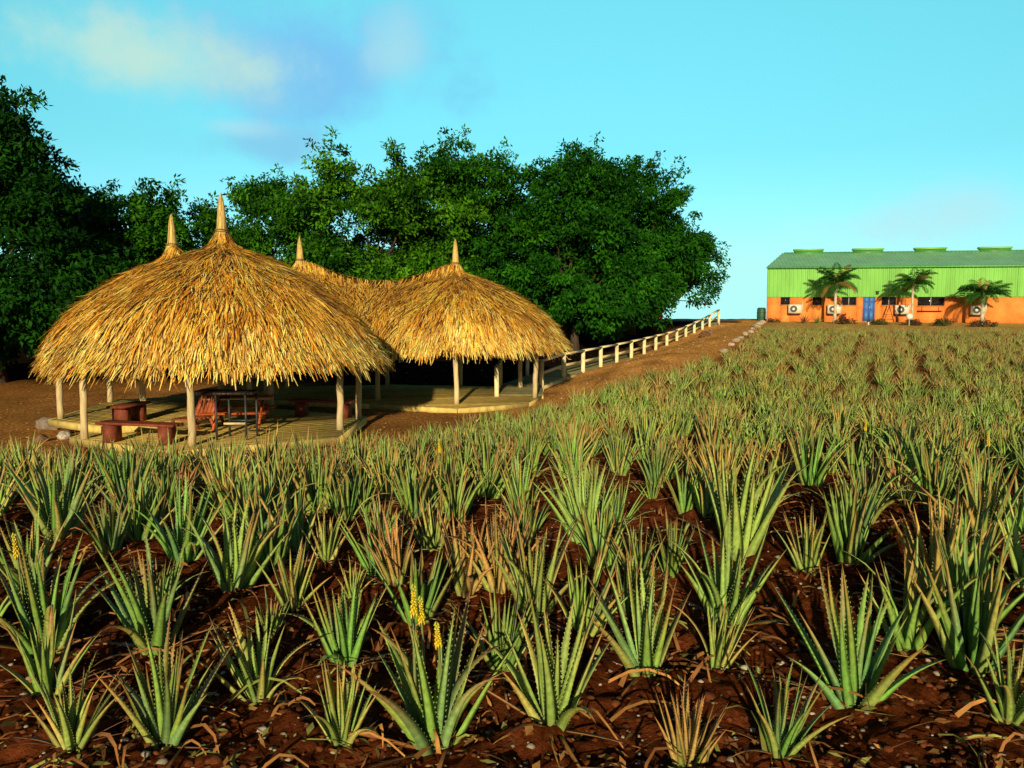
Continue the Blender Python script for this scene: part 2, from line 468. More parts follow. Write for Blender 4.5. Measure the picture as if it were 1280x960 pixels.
for i, (px, py, ty, kind, sp, lab, fl) in enumerate(FG):
    x, y = ground_hit(px, py)
    dist = math.hypot(x, y)
    h = (py - ty) / FPX * dist * 1.06
    sc = 1.0
    nl = 19 if sp > 1.0 else 23
    if kind == 'rust' and sp < .9: nl = 26
    if i in (2, 0): nl = 18
    me = vmesh(kind, 100 + i, nl, 11, dist < 9, sp, 6)
    sc = max(.6, min(1.6, h * 1.15 / max(v.co.z for v in me.vertices)))
    o = bpy.data.objects.new('aloe_plant', me); COL.objects.link(o)
    o.location = (x, y, Hs(x, y) - .01); o.rotation_euler = (R(random.uniform(-5, 5)), R(random.uniform(-5, 5)), random.uniform(0, 6.28)); o.scale = (sc, sc, sc)
    tag(o, lab, 'aloe plant', GROUP); placed.append((x, y, (.52 if 'alone' in lab or i in (0, 1, 3, 4) else .34) * sc))
    if 'F' in fl:
        for k in range(3 if i == 0 else 1):
            f = flower_mesh(500 + i*7 + k, .62 - .06*k, random.uniform(-.15, .15)).build('flower_stalk', M['flower'], o)
            f.location = ((-.03, .09, .0)[k], (.07, .05, -.04)[k], .02)
FRESH = len(FG)

# rows of further plants
variants = {k: [vmesh(k, 300 + 17*j + hash_, n, 7, False, s, 5) for j, (n, s) in enumerate(((20, 1.0), (24, .9), (18, 1.1), (26, .85), (22, .95)))]
            for k, hash_ in (('green', 1), ('olive', 2), ('pale', 3), ('rust', 4))}
pts = []
random.seed(11)
for iu in range(-85, 135):
    for iv in range(-10, 165):
        u = iu * .78 + random.uniform(-.30, .30); v = iv * .52 + random.uniform(-.26, .26)
        x = u * RC + v * RS; y = -u * RS + v * RC
        if y < 3.2 or y > 64.5 or x < edge_x(y) + .35 or abs(x) > y * .78 + 2.5: continue
        if y + .2 * (x - 20) > 53 + .8*math.sin(x*.9): continue
        if random.random() < .03 : continue
        if any((x - a)**2 + (y - b)**2 < (c if y < 9 else .3)**2 for a, b, c in placed): continue
        if y < 3.75: continue
        pts.append((x, y))
def infront(x, y):
    return abs(x) < y * .615 and y > 3.3
pts.sort(key=lambda p: (0 if infront(*p) else 1, math.hypot(*p)))
n_ind = 300 - FRESH - 2
ind, rest = pts[:n_ind], pts[n_ind:]
ZONE = {'green': 'fresh green aloe', 'olive': 'dull olive aloe with brown tips',
        'pale': 'pale yellow green aloe', 'rust': 'dried orange brown aloe'}
def plant_kind(x, y, rnd):
    d = math.hypot(x, y)
    if x > 0 and d > 9:
        return ('green' if rnd < .48 else 'pale' if rnd < .72 else 'olive' if rnd < .95 else 'rust')
    return ('green' if rnd < .68 else 'olive' if rnd < .85 else 'pale' if rnd < .93 else 'rust')
for (x, y) in ind:
    k = plant_kind(x, y, random.random() * (.8 if y < 8 else 1))
    o = bpy.data.objects.new('aloe_plant', random.choice(variants[k])); COL.objects.link(o)
    s = random.uniform(.72, 1.2) if random.random() < .82 else random.uniform(.42, .7)
    o.location = (x, y, Hs(x, y) - .02); o.scale = (s, s, s*random.uniform(.92, 1.08)); o.rotation_euler = (R(random.uniform(-7, 7)), R(random.uniform(-7, 7)), random.uniform(0, 6.28))
    d = math.hypot(x, y)
    band = 'before the mid field' if d < 7 else 'across the mid field' if d < 12 else 'behind the mid field'
    side = 'below the pavilions' if x < 0 else 'below the green building'
    tag(o, f'{ZONE[k]} {band}, {side}', 'aloe plant', GROUP)
    if random.random() < .012:
        f = flower_mesh(random.randint(0, 9999), .66, random.uniform(-.1, .1)).build('flower_stalk', M['flower'], o); f.location = (.05, .04, .02)
# the far rest as one mass
def build_rest():
    protos = {}
    for k in variants:
        protos[k] = []
        for j in range(4):
            random.seed(900 + j)
            mb = MB()
            nl = 13
            for i in range(nl):
                f = (i + .5) / nl; az = i * 2.4 + random.uniform(-.3, .3); jt = random.uniform(.75, 1.25)
                base = {'green': GREEN, 'olive': OLIVE*.7 + GREEN*.3, 'pale': YELL*.4 + GREEN*.75, 'rust': YELL*.5 + RUST*.4}[k] * jt
                tip = {'green': OLIVE, 'olive': RUST*.9, 'pale': YELL*.9, 'rust': RUST}[k] * jt
                t0 = R(5 + 32 * f)
                leaf(mb, az, .02 + .05*f, random.uniform(.48, .66), random.uniform(.05, .075), t0, t0 + R(18*f), base, tip, 3, False, random.uniform(-.2, .2))
            protos[k].append((np.concatenate(mb.v), np.concatenate(mb.f4), np.concatenate(mb.c)))
    mb = MB(); random.seed(5)
    for (x, y) in rest:
        d = math.hypot(x, y)
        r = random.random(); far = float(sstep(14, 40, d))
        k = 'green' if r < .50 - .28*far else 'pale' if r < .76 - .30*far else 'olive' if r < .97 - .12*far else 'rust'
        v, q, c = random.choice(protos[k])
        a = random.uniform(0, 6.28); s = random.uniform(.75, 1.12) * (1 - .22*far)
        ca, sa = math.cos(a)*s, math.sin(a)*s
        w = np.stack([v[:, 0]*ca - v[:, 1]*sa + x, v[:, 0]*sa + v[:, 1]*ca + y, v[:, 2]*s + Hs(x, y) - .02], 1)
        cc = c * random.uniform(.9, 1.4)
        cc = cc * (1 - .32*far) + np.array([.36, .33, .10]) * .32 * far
        mb.block(w, quads=q, col=cc)
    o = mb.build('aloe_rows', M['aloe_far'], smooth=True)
    tag(o, 'mass of distant aloe rows fading olive and tan up to the green building', 'aloe rows', kind='stuff')
build_rest()

# soil clods, pebbles, dry leaves
def lump(mb, x, y, z, s, col, flat=.7):
    n = 6
    v = []
    ph = random.uniform(0, 6.28)
    for lv, (rr, zz) in enumerate(((.75, -.35), (1., .05), (.62, .5))):
        for k in range(n):
            a = ph + 2*math.pi*(k + .5*(lv % 2))/n; r = rr * random.uniform(.55, 1.3) * s
            v.append((x + r*math.cos(a), y + r*math.sin(a), z + zz*s*flat*random.uniform(.8, 1.2)))
    v.append((x, y, z + .72*s*flat))
    t = []
    for lv in range(2):
        for k in range(n):
            a, b = lv*n + k, lv*n + (k+1) % n
            c, d = a + n, b + n
            t += [[a, b, d], [a, d, c]]
    for k in range(n): t.append([2*n + k, 2*n + (k+1) % n, 3*n])
    mb.block(v, tris=t, col=col)
def field_pt(ymax, pw=1.5):
    while True:
        y = 3.0 + (ymax - 3.0) * random.random()**pw; x = random.uniform(-.75, .75) * y
        if x > edge_x(y) - .3: return x, y
random.seed(21)
mb = MB()
for i in range(7000):
    x, y = field_pt(13); s = random.uniform(.007, .022) * (1 if random.random() < .93 else 2.0)
    lump(mb, x, y, Hs(x, y), s, np.array([.13, .038, .012]) * random.uniform(.5, 1.5))
tag(mb.build('soil_clods', M['clod']), 'loose red brown soil clods between the aloes', 'soil clods', kind='stuff')
mb = MB()
for i in range(2600):
    x, y = field_pt(15); s = random.uniform(.005, .015) * (1 if random.random() < .9 else 1.9)
    g = random.uniform(.4, 1.0)
    lump(mb, x, y, Hs(x, y) + s*.3, s, np.array([.52, .44, .31]) * g)
tag(mb.build('pebbles', M['stone']), 'small pale stones scattered on the red soil', 'pebbles', kind='stuff')
mb = MB()
for i in range(1000):
    x, y = field_pt(20); a = random.uniform(0, 6.28); L_ = random.uniform(.10, .40); w = random.uniform(.004, .013)
    c = (BROWN if random.random() < .6 else RUST if random.random() < .6 else YELL*.8) * random.uniform(.5, 1.2)
    bend = random.uniform(-1.2, 1.2); V = []
    px_, py_ = x, y; lift = random.uniform(.01, .10)
    for k in range(5):
        t = k / 4; ww = w * (1 - t*.85)
        aa = a + bend * t
        V += [(px_ - ww*math.sin(aa), py_ + ww*math.cos(aa), Hs(x, y) + .02 + lift*math.sin(t*3.0)), (px_ + ww*math.sin(aa), py_ - ww*math.cos(aa), Hs(x, y) + .012 + lift*math.sin(t*3.0))]
        px_ += L_/4*math.cos(aa); py_ += L_/4*math.sin(aa)
    mb.block(V, quads=[[2*k, 2*k+1, 2*k+3, 2*k+2] for k in range(4)], col=c)
for i in range(5200):
    x, y = field_pt(15); a = random.uniform(0, 6.28); L_ = random.uniform(.008, .045); w = L_*random.uniform(.15, .5); h = Hs(x, y) + .012 + random.uniform(0, .012)
    ca, sa = math.cos(a), math.sin(a); t = random.uniform(-.6, .6)*L_
    c = (BROWN if random.random() < .45 else RUST if random.random() < .6 else YELL*.9) * random.uniform(.35, 1.25)
    mb.block([(x - w*sa, y + w*ca, h), (x + L_*ca, y + L_*sa, h + t), (x + w*sa, y - w*ca, h + w*.5), (x - L_*ca, y - L_*sa, h - t*.4)], quads=[[0, 1, 2, 3]], col=c)
tag(mb.build('leaf_litter', M['litter']), 'dry brown fallen leaves curled on the soil', 'leaf litter', kind='stuff')

# grit and small stones on the path and round the pavilions
mb = MB(); random.seed(77)
for i in range(2600):
    y = 13 + 48*random.random()**1.3
    if random.random() < .65: x = random.uniform(path_x(y) + .1, edge_x(y) + .4) if y > 23 else random.uniform(-13, edge_x(y) + .3)
    else: x = random.uniform(-16, edge_x(y))
    s_ = random.uniform(.012, .04) * (1 if random.random() < .93 else 2.2)
    lump(mb, x, y, Hs(x, y), s_, np.array([.42, .23, .08] if random.random() < .7 else [.55, .45, .3]) * random.uniform(.4, 1.1))
tag(mb.build('path_gravel', M['stone']), 'loose grit and small stones on the bare brown path', 'gravel', kind='stuff')

# ------------------------------------------------------------------ thatched pavilions
PU = np.array([0, .035, .08, .155, .325, .44, .59, .79, .93, 1.0, 1.12])
PD = np.array([-.05, .0, .30, .50, .78, 1.0, 1.32, 1.86, 2.40, 2.86, 3.6])
class Roof:
    def __init__(s, a, b, ra, rb, za, zb, drop=3.05, sag=.42):
        s.a, s.b = np.array(a, float), np.array(b, float); s.ra, s.rb, s.za, s.zb, s.drop, s.sag = ra, rb, za, zb, drop, sag
    def param(s, x, y):
        d = s.b - s.a; l2 = d @ d
        t = np.clip(((x - s.a[0])*d[0] + (y - s.a[1])*d[1]) / l2, 0, 1)
        cx = s.a[0] + d[0]*t; cy = s.a[1] + d[1]*t
        dist = np.hypot(x - cx, y - cy)
        rad = s.ra*(1 - t) + s.rb*t - .30*np.sin(np.pi*t)**2
        return t, dist, rad
    def z(s, x, y):
        t, dist, rad = s.param(x, y)
        u = dist / rad
        top = s.za*(1 - t) + s.zb*t - s.sag*np.sin(np.pi*t)**1.2 * np.clip(1 - u, 0, 1)**.5 - .12*np.sin(np.pi*t)
        dp = np.interp(u, PU, PD) * s.drop / 3.05
        # away from the peaks the concave flare is missing
        nearpk = np.exp(-np.minimum(np.hypot(x-s.a[0], y-s.a[1]), np.hypot(x-s.b[0], y-s.b[1])) / .45)
        return top - dp - (.22 - .22*np.clip(u/.3, 0, 1)) * 0 + (1 - np.clip(nearpk*3, 0, 1)) * np.interp(u, [0, .08, .155, .4], [-.12, .05, .08, 0])
def thatch(roof, n, parent, seed):
    g = np.random.default_rng(seed)
    lo = np.minimum(roof.a, roof.b) - 4.6; hi = np.maximum(roof.a, roof.b) + 4.6
    P = []; cnt = 0
    while cnt < n:
        p = lo + (hi - lo) * g.random((n*2, 2))
        t, d, r = roof.param(p[:, 0], p[:, 1]); u = d / r
        keep = (u < 1.02) & (g.random(len(u)) < np.where(u > .80, 1.0, .62))
        P.append(p[keep]); cnt += keep.sum()
    P = np.concatenate(P)[:n]
    # extra strands ringing the peaks and the eave
    for c in (roof.a, roof.b):
        a = g.random(700) * 6.283; rr = .1 + 1.0 * g.random(700)
        P = np.concatenate([P, c + np.stack([np.cos(a)*rr, np.sin(a)*rr], 1)])
    n0 = len(P)
    # hanging fringe along the eave
    p = lo + (hi - lo) * g.random((160000, 2)); t, d, r = roof.param(p[:, 0], p[:, 1]); u = d / r
    P = np.concatenate([P, p[(u > .955) & (u < 1.0)][:int(n*.17)]])
    N = len(P); e = 1e-3
    fringe = np.arange(N) >= n0
    x, y = P[:, 0].copy(), P[:, 1].copy()
    t, d, r = roof.param(x, y); u0 = d / r
    L_ = g.uniform(.45, .95, N); L_ = np.where(u0 < .22, L_*.6, L_)
    fr = u0 > .9; L_ = np.where(fr, g.uniform(.22, .55, N) + np.where(g.random(N) < .25, g.uniform(.05, .34, N), 0), L_)
    L_ = np.where(fringe, g.uniform(.30, .62, N) + np.where(g.random(N) < .12, .15, 0), L_)
    wd = g.uniform(.008, .021, N); wd = np.where(u0 > .7, wd*1.35, wd); wd = np.where(fringe, g.uniform(.012, .030, N), wd)
    ang = g.normal(0, .20, N); ang = np.where(g.random(N) < .08, g.normal(0, .7, N), ang)
    K = 5; V = np.empty((N, K, 2, 3)); lift0 = g.uniform(.0, .05, N); lift1 = np.abs(g.normal(.05, .045, N)) + .01
    messy = g.random(N) < .05; lift1 = np.where(messy, lift1 + g.uniform(.05, .14, N), lift1)
    tuft = np.array([noise.noise(Vector((a_*2.2, b_*2.2, seed + 4.))) for a_, b_ in P]); lift1 = lift1 + .07*np.clip(tuft, 0, 1); ang = ang + .45*np.array([noise.noise(Vector((a_*1.7, b_*1.7, seed + 9.))) for a_, b_ in P])
    near = np.clip(u0/.25, .2, 1); lift1 = lift1*near; lift0 = lift0*near
    tw = g.normal(0, .5, N); curl = g.normal(0, .35, N)
    z = roof.z(x, y)
    for k in range(K):
        s = k / (K - 1)
        gx = (roof.z(x+e, y) - roof.z(x-e, y)) / (2*e); gy = (roof.z(x, y+e) - roof.z(x, y-e)) / (2*e)
        gl = np.hypot(gx, gy) + 1e-6; hx, hy = -gx/gl, -gy/gl
        gl = np.clip(gl, .1, 4.)
        a2 = ang + curl*s
        rx = hx*np.cos(a2) - hy*np.sin(a2); ry = hx*np.sin(a2) + hy*np.cos(a2)
        nl = np.sqrt(1 + gl*gl); nx, ny, nz = hx*gl/nl, hy*gl/nl, 1/nl
        lift = lift0 + (lift1 - lift0*.3) * s**1.3
        w = wd * (1 - .75*s**1.5)
        bx, by, bz = -ry, rx, tw*.5
        c = np.stack([x + nx*lift, y + ny*lift, z + nz*lift], 1)
        bb = np.stack([bx, by, bz], 1)
        V[:, k, 0] = c - bb*w[:, None]; V[:, k, 1] = c + bb*w[:, None]
        st = L_/(K - 1) / nl
        # beyond the eave strands hang down
        x = x + rx*st; y = y + ry*st
        z = np.minimum(roof.z(x, y), z)
        z = np.where(roof.param(x, y)[1] > roof.param(x, y)[2]*1.01, z - .02, z)
    pal = np.array([[.90, .46, .05], [.93, .57, .10], [.78, .33, .03], [.40, .15, .018], [.94, .69, .19], [.11, .038, .008]])
    ci = g.choice(6, N, p=[.27, .18, .20, .15, .08, .12])
    ci = np.where((u0 > .86) & (g.random(N) < .35), 4, ci); ci = np.where(fringe & (g.random(N) < .3), 1, ci)
    c = pal[ci] * g.uniform(.68, 1.4, N)[:, None]
    # weathered streaks and bands
    big = np.array([noise.noise(Vector((px_*.9, py_*.9, seed))) for px_, py_ in P]); c = np.clip(c * (1 + .55*big[:, None]), .003, .97)
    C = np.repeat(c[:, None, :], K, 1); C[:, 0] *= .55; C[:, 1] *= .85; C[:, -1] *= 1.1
    C = np.repeat(C[:, :, None, :], 2, 2)
    base = (np.arange(N) * K*2)[:, None, None]
    kk = np.arange(K-1)[None, :, None]*2
    q = base + kk + np.array([0, 1, 3, 2])[None, None, :]
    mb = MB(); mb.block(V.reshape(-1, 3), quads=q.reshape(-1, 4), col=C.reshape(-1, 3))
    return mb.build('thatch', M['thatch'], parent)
def roof_shell(roof, parent):
    nu, nv = 14, 96
    V = []
    # rings around the ridge segment
    d = roof.b - roof.a; L_ = np.linalg.norm(d); dn = d / L_; nn = np.array([-dn[1], dn[0]])
    for i in range(nu + 1):
        u = i / nu * 1.0
        for k in range(nv):
            f = k / nv
            if f < .25: c = roof.a + d*(f*4); a = None; dirv = -nn
            elif f < .5: ang = -math.pi/2 + (f-.25)*4*math.pi; c = roof.b; dirv = dn*math.cos(ang) + nn*math.sin(ang)
            elif f < .75: c = roof.b - d*((f-.5)*4); dirv = nn
            else: ang = math.pi/2 + (f-.75)*4*math.pi; c = roof.a; dirv = dn*math.cos(ang) + nn*math.sin(ang)
            tt = np.clip(((c - roof.a) @ d) / (L_*L_), 0, 1)
            rad = roof.ra*(1-tt) + roof.rb*tt - .30*math.sin(math.pi*tt)**2
            p = c + dirv * rad * max(u, 1e-3)
            V.append((p[0], p[1], float(roof.z(p[0], p[1])) - .05))
    q = []
    for i in range(nu):
        for k in range(nv): q.append([i*nv+k, i*nv+(k+1) % nv, (i+1)*nv+(k+1) % nv, (i+1)*nv+k])
    mb = MB(); mb.block(V, quads=q, col=(.16, .075, .02))
    o = mb.build('thatch_underlay', M['thatch_under'], parent, smooth=True)
    return o
def finial(x, y, z, h, parent, seed):
    random.seed(seed); mb = MB()
    prof = [(.22, -.20), (.15, -.02), (.105, .10), (.086, .35), (.064, .6), (.034, .85), (.005, 1.0)]
    mb.tube([(x, y, z + t*h) for _, t in prof], [r for r, _ in prof], 12, (.62, .42, .12))
    for i in range(130):
        a = random.uniform(0, 6.28); t0 = random.uniform(-.1, .45); t1 = min(1.02, t0 + random.uniform(.3, .6))
        rr = lambda t: np.interp(t, [p[1] for p in prof], [p[0] for p in prof]) + .008
        V = []
        for k in range(4):
            t = t0 + (t1 - t0)*k/3; r_ = rr(t) + .004*k; aa = a + .05*k; w = .012*(1 - .5*k/3)
            px_, py_ = x + r_*math.cos(aa), y + r_*math.sin(aa)
            V += [(px_ - w*math.sin(aa), py_ + w*math.cos(aa), z + t*h), (px_ + w*math.sin(aa), py_ - w*math.cos(aa), z + t*h)]
        mb.block(V, quads=[[2*k, 2*k+1, 2*k+3, 2*k+2] for k in range(3)], col=np.array([.74, .52, .16])*random.uniform(.6, 1.25))
    for zz in (.02, .07):
        mb.tube([(x + .15*math.cos(k*.5236), y + .15*math.sin(k*.5236), z + zz*h) for k in range(13)], .014, 5, (.25, .15, .05))
    return mb.build('finial', M['thatch'], parent)
def log_post(x, y, z0, z1, r, parent, seed, col=(.62, .49, .25)):
    random.seed(seed); n = 9; pts = []; rad = []
    lx, ly = random.uniform(-.05, .05), random.uniform(-.05, .05)
    for i in range(n):
        t = i/(n-1); pts.append((x + lx*t + random.uniform(-.012, .012), y + ly*t + random.uniform(-.012, .012), z0 + (z1-z0)*t)); rad.append(r*(1.06 - .16*t) * random.uniform(.93, 1.08))
    mb = MB(); mb.tube(pts, rad, 10, np.array(col)*random.uniform(.85, 1.1))
    return mb.build('post', M['log'], parent, smooth=True)
def clip_half(poly, n, c):
    out = []
    for i in range(len(poly)):
        a, b = poly[i], poly[(i+1) % len(poly)]
        da = a[0]*n[0] + a[1]*n[1] - c; db = b[0]*n[0] + b[1]*n[1] - c
        if da <= 0: out.append(a)
        if (da < 0 < db) or (db < 0 < da):
            t = da / (da - db); out.append((a[0] + (b[0]-a[0])*t, a[1] + (b[1]-a[1])*t))
    return out
def planks(mb, poly, ang, w, z0, z1, col, gap=.008):
    n = (-math.sin(ang), math.cos(ang)); vals = [p[0]*n[0] + p[1]*n[1] for p in poly]
    v = min(vals)
    while v < max(vals):
        p = clip_half(poly, n, v + w - gap); p = clip_half(p, (-n[0], -n[1]), -v) if len(p) > 2 else p
        if len(p) > 2:
            dz = random.uniform(-.003, .003)
            mb.prism(p, z0, z1 + dz, np.array(col) * random.uniform(.72, 1.2))
        v += w
def deck(poly, z, ang, parent, col=(.44, .31, .075), fcol=(.66, .50, .14), fh=.16, shrink=.0):
    mb = MB(); planks(mb, poly, ang, .14, z - .035, z, col)
    o = mb.build('deck', M['plank'], parent)
    fb = MB()
    for i in range(len(poly)):
        a, b = np.array(poly[i]), np.array(poly[(i+1) % len(poly)])
        d = (b - a) / np.linalg.norm(b - a); n = np.array([d[1], -d[0]])
        aa = a + n*.022 ; bb = b + n*.022
        fb.beam((*aa, z - fh/2 - .006), (*bb, z - fh/2 - .006), .04, fh, np.array(fcol)*random.uniform(.9, 1.1))
    f = fb.build('fascia', M['plank'], o)
    jb = MB()                                             # bearers under the deck
    cx = sum(p[0] for p in poly)/len(poly); cy = sum(p[1] for p in poly)/len(poly)
    for i in range(len(poly)):
        p = poly[i]; x = cx + (p[0]-cx)*.86; y = cy + (p[1]-cy)*.86
        jb.tube([(x, y, z - .5), (x, y, z - .037)], .08, 8, (.12, .07, .03))
    jb.build('bearer', M['log'], o)
    return o

def pavilion(label, roof, posts, decks, nstr, seed, fh):
    root = thing('thatched_pavilion', (0, 0, 0)); tag(root, label, 'pavilion', 'thatched pavilions')
    roof_shell(roof, root); thatch(roof, nstr, root, seed)
    finial(roof.a[0], roof.a[1], roof.za - .02, fh[0], root, seed + 1); finial(roof.b[0], roof.b[1], roof.zb - .02, fh[1], root, seed + 2)
    for i, (x, y, zb) in enumerate(posts):
        zt = float(roof.z(x, y)) - .10
        log_post(x, y, zb, zt, .075, root, seed*10 + i)
    rb = []
    for c, rad, za in ((roof.a, roof.ra, roof.za), (roof.b, roof.rb, roof.zb)):
        for k in range(12):
            a = k * math.pi/6; p = c + np.array([math.cos(a), math.sin(a)])*rad*.93; m_ = c + np.array([math.cos(a), math.sin(a)])*rad*.5
            t, dd, rr = roof.param(p[0], p[1])
            if dd < rr*.85: continue
            mb = MB(); q = c + np.array([math.cos(a), math.sin(a)])*.12
            mb.tube([(q[0], q[1], za - .32), (m_[0], m_[1], float(roof.z(*m_)) - .13), (p[0], p[1], float(roof.z(*p)) - .12)], .04, 6, (.20, .12, .05))
            mb.build('rafter', M['log'], root)
        mb = MB()
        ring = [c + np.array([math.cos(k*math.pi/6), math.sin(k*math.pi/6)])*rad*.70 for k in range(13)]
        mb.tube([(p[0], p[1], float(roof.z(*p)) - .2) for p in ring], .045, 6, (.20, .12, .05)); mb.build('ring_beam', M['log'], root)
    random.seed(seed)
    for poly, z, ang in decks: deck(poly, z, ang, root)
    return root
ZL, ZU, ZB = -1.04, -.88, -1.13
roofA = Roof((-6.82, 20.0), (-9.0, 22.5), 3.5, 3.05, 3.57, 3.42, drop=2.90)
hexA = [(-6.76 + 3.4*math.cos(R(a)), 20.0 + 3.4*math.sin(R(a))) for a in (-90, -30, 30, 90, 150, 210)]
upper = [(-11.1, 20.0), (-9.05, 18.75), (-7.45, 20.5), (-7.2, 23.6), (-8.8, 25.6), (-11.5, 24.2)]
postsA = [(-6.62, 17.2, ZL), (-9.3, 18.1, ZL), (-4.0, 19.4, ZL), (-3.9, 21.2, ZL), (-6.6, 22.9, ZL), (-10.9, 20.15, ZU), (-11.35, 23.6, ZU), (-8.98, 20.3, ZU), (-8.8, 25.2, ZU), (-7.35, 23.4, ZU)]
pavilion('near golden thatched pavilion with two spires and stepped timber deck, benches inside', roofA, postsA, [(hexA, ZL, R(28)), (upper, ZU, R(-32))], 34000, 31, (.92, .84))
roofB = Roof((-1.87, 28.0), (-7.0, 28.0), 3.5, 3.2, 3.19, 3.30, drop=2.62)
deckB = [(-8.6, 26.6), (-4.3, 25.25), (-1.58, 24.1), (.5, 25.45), (1.0, 27.6), (-.3, 30.5), (-4.4, 31.2), (-8.6, 30.2)]
postsB = [(-1.66, 25.1, ZB), (.74, 26.8, ZB), (-4.2, 26.1, ZB), (-7.9, 26.9, ZB), (.3, 29.4, ZB), (-1.9, 30.6, ZB), (-4.6, 30.8, ZB), (-8.0, 29.8, ZB)]
pavilion('far orange thatched pavilion with sagging ridge between two spires, joined to the boardwalk', roofB, postsB, [(deckB, ZB, R(12))], 28000, 47, (.82, .82))

# ------------------------------------------------------------------ furniture in the near pavilion
REDW = (.20, .045, .018)
def bench(a, b, z, label, legs=True, h=.44):
    a = np.array(a); b = np.array(b); d = (b - a) / np.linalg.norm(b - a); ln = np.linalg.norm(b - a)
    root = thing('bench', (a[0], a[1], z), math.atan2(d[1], d[0])); tag(root, label, 'bench', 'wooden benches in the near pavilion')
    for k in (-1, 0, 1):
        mb = MB(); mb.box((0, k*.135 - .063, h - .05), (ln, k*.135 + .063, h), np.array(REDW)*random.uniform(.8, 1.2)); mb.build('seat_plank', M['painted_wood'], root)
    for x in (.16, ln - .36):
        mb = MB(); mb.box((x, -.17, .003), (x + .20, .17, h - .052), REDW); mb.build('leg', M['painted_wood'], root)
    return root
bench((-8.75, 17.75), (-6.95, 17.3), ZL, 'dark red plank bench on block legs along the front edge of the deck')
bench((-9.05, 18.95), (-8.85, 20.05), ZU, 'dark plank bench pointing inward on the raised upper deck')
bench((-5.75, 21.9), (-4.05, 21.4), ZL, 'red block legged bench in deep shade beside the near right post')
def picnic_table():
    root = thing('picnic_table', (-6.45, 19.75, ZL), R(8)); tag(root, 'orange red picnic table with crossed legs and attached seats behind the bar table', 'picnic table')
    C1 = (.42, .085, .02); C2 = (.62, .40, .17)
    for k in range(5):
        mb = MB(); mb.box((-.75, -.36 + .145*k, .70), (.75, -.36 + .145*k + .138, .74), np.array(C2 if k == 0 else C1)*random.uniform(.85, 1.1)); mb.build('top_plank', M['painted_wood'], root)
    for s in (-1, 1):
        for k in (0, 1):
            mb = MB(); y0 = s*.62 + (k-1)*.13 ; mb.box((-.75, y0, .40), (.75, y0 + .12, .44), np.array(C1)*random.uniform(.85, 1.1)); mb.build('seat_plank', M['painted_wood'], root)
        for sg in (-1, 1):
            mb = MB(); mb.beam((s*.5 + sg*.022, -sg*.70, .05), (s*.5 + sg*.022, sg*.25, .698), .04, .10, np.array(C1)*random.uniform(.9, 1.2)); mb.build('leg', M['painted_wood'], root)
        mb = MB(); mb.beam((s*.5 + .07, -.74, .36), (s*.5 + .07, .74, .36), .04, .08, C1); mb.build('crossbar', M['painted_wood'], root)
picnic_table()
def lounge():
    # slatted reclining seat left of the picnic table
    root = thing('slatted_chair', (-7.25, 18.9, ZL), R(-25)); tag(root, 'reddish slatted reclining chair between the front bench and the picnic table', 'chair')
    C1 = (.34, .08, .025)
    for k in range(5):
        mb = MB(); mb.box((-.28, -.35 + .13*k, .33), (.28, -.35 + .13*k + .115, .36), np.array(C1)*random.uniform(.8, 1.2)); mb.build('seat_slat', M['painted_wood'], root)
    for k in range(5):
        x = -.27 + .115*k
        mb = MB(); mb.beam((x + .05, .30, .34), (x + .05, .62, .95), .10, .025, np.array(C1)*random.uniform(.8, 1.2)); mb.build('back_slat', M['painted_wood'], root)
    for sx in (-.26, .26):
        for (y0, y1) in ((-.33, -.30), (.28, .42)):
            mb = MB(); mb.beam((sx, y0, .33), (sx, y1, .003), .05, .06, C1); mb.build('leg', M['painted_wood'], root)
lounge()
def bar_table():
    root = thing('bar_table', (-6.1, 18.15, ZL), R(2)); tag(root, 'tall black metal bar table with thin paired legs behind the front post', 'table')
    mb = MB(); mb.box((-.78, -.32, .985), (.52, .32, 1.035), (.035, .025, .02)); mb.build('tabletop', M['dark_metal'], root)
    for x, y in ((-.26, -.26), (-.13, .24), (.37, -.26), (.47, .24)):
        mb = MB(); mb.beam((x, y, .003), (x, y, .984), .04, .04, (.03, .035, .04)); mb.build('leg', M['dark_metal'], root)
    mb = MB(); mb.box((-.10, -.285, .34), (.36, -.235, .385), (.62, .50, .28)); mb.build('foot_rail', M['plank'], root)
    mb = MB(); mb.beam((-.13, .24, .36), (.47, .24, .36), .035, .035, (.03, .035, .04)); mb.build('crossbar', M['dark_metal'], root)
bar_table()

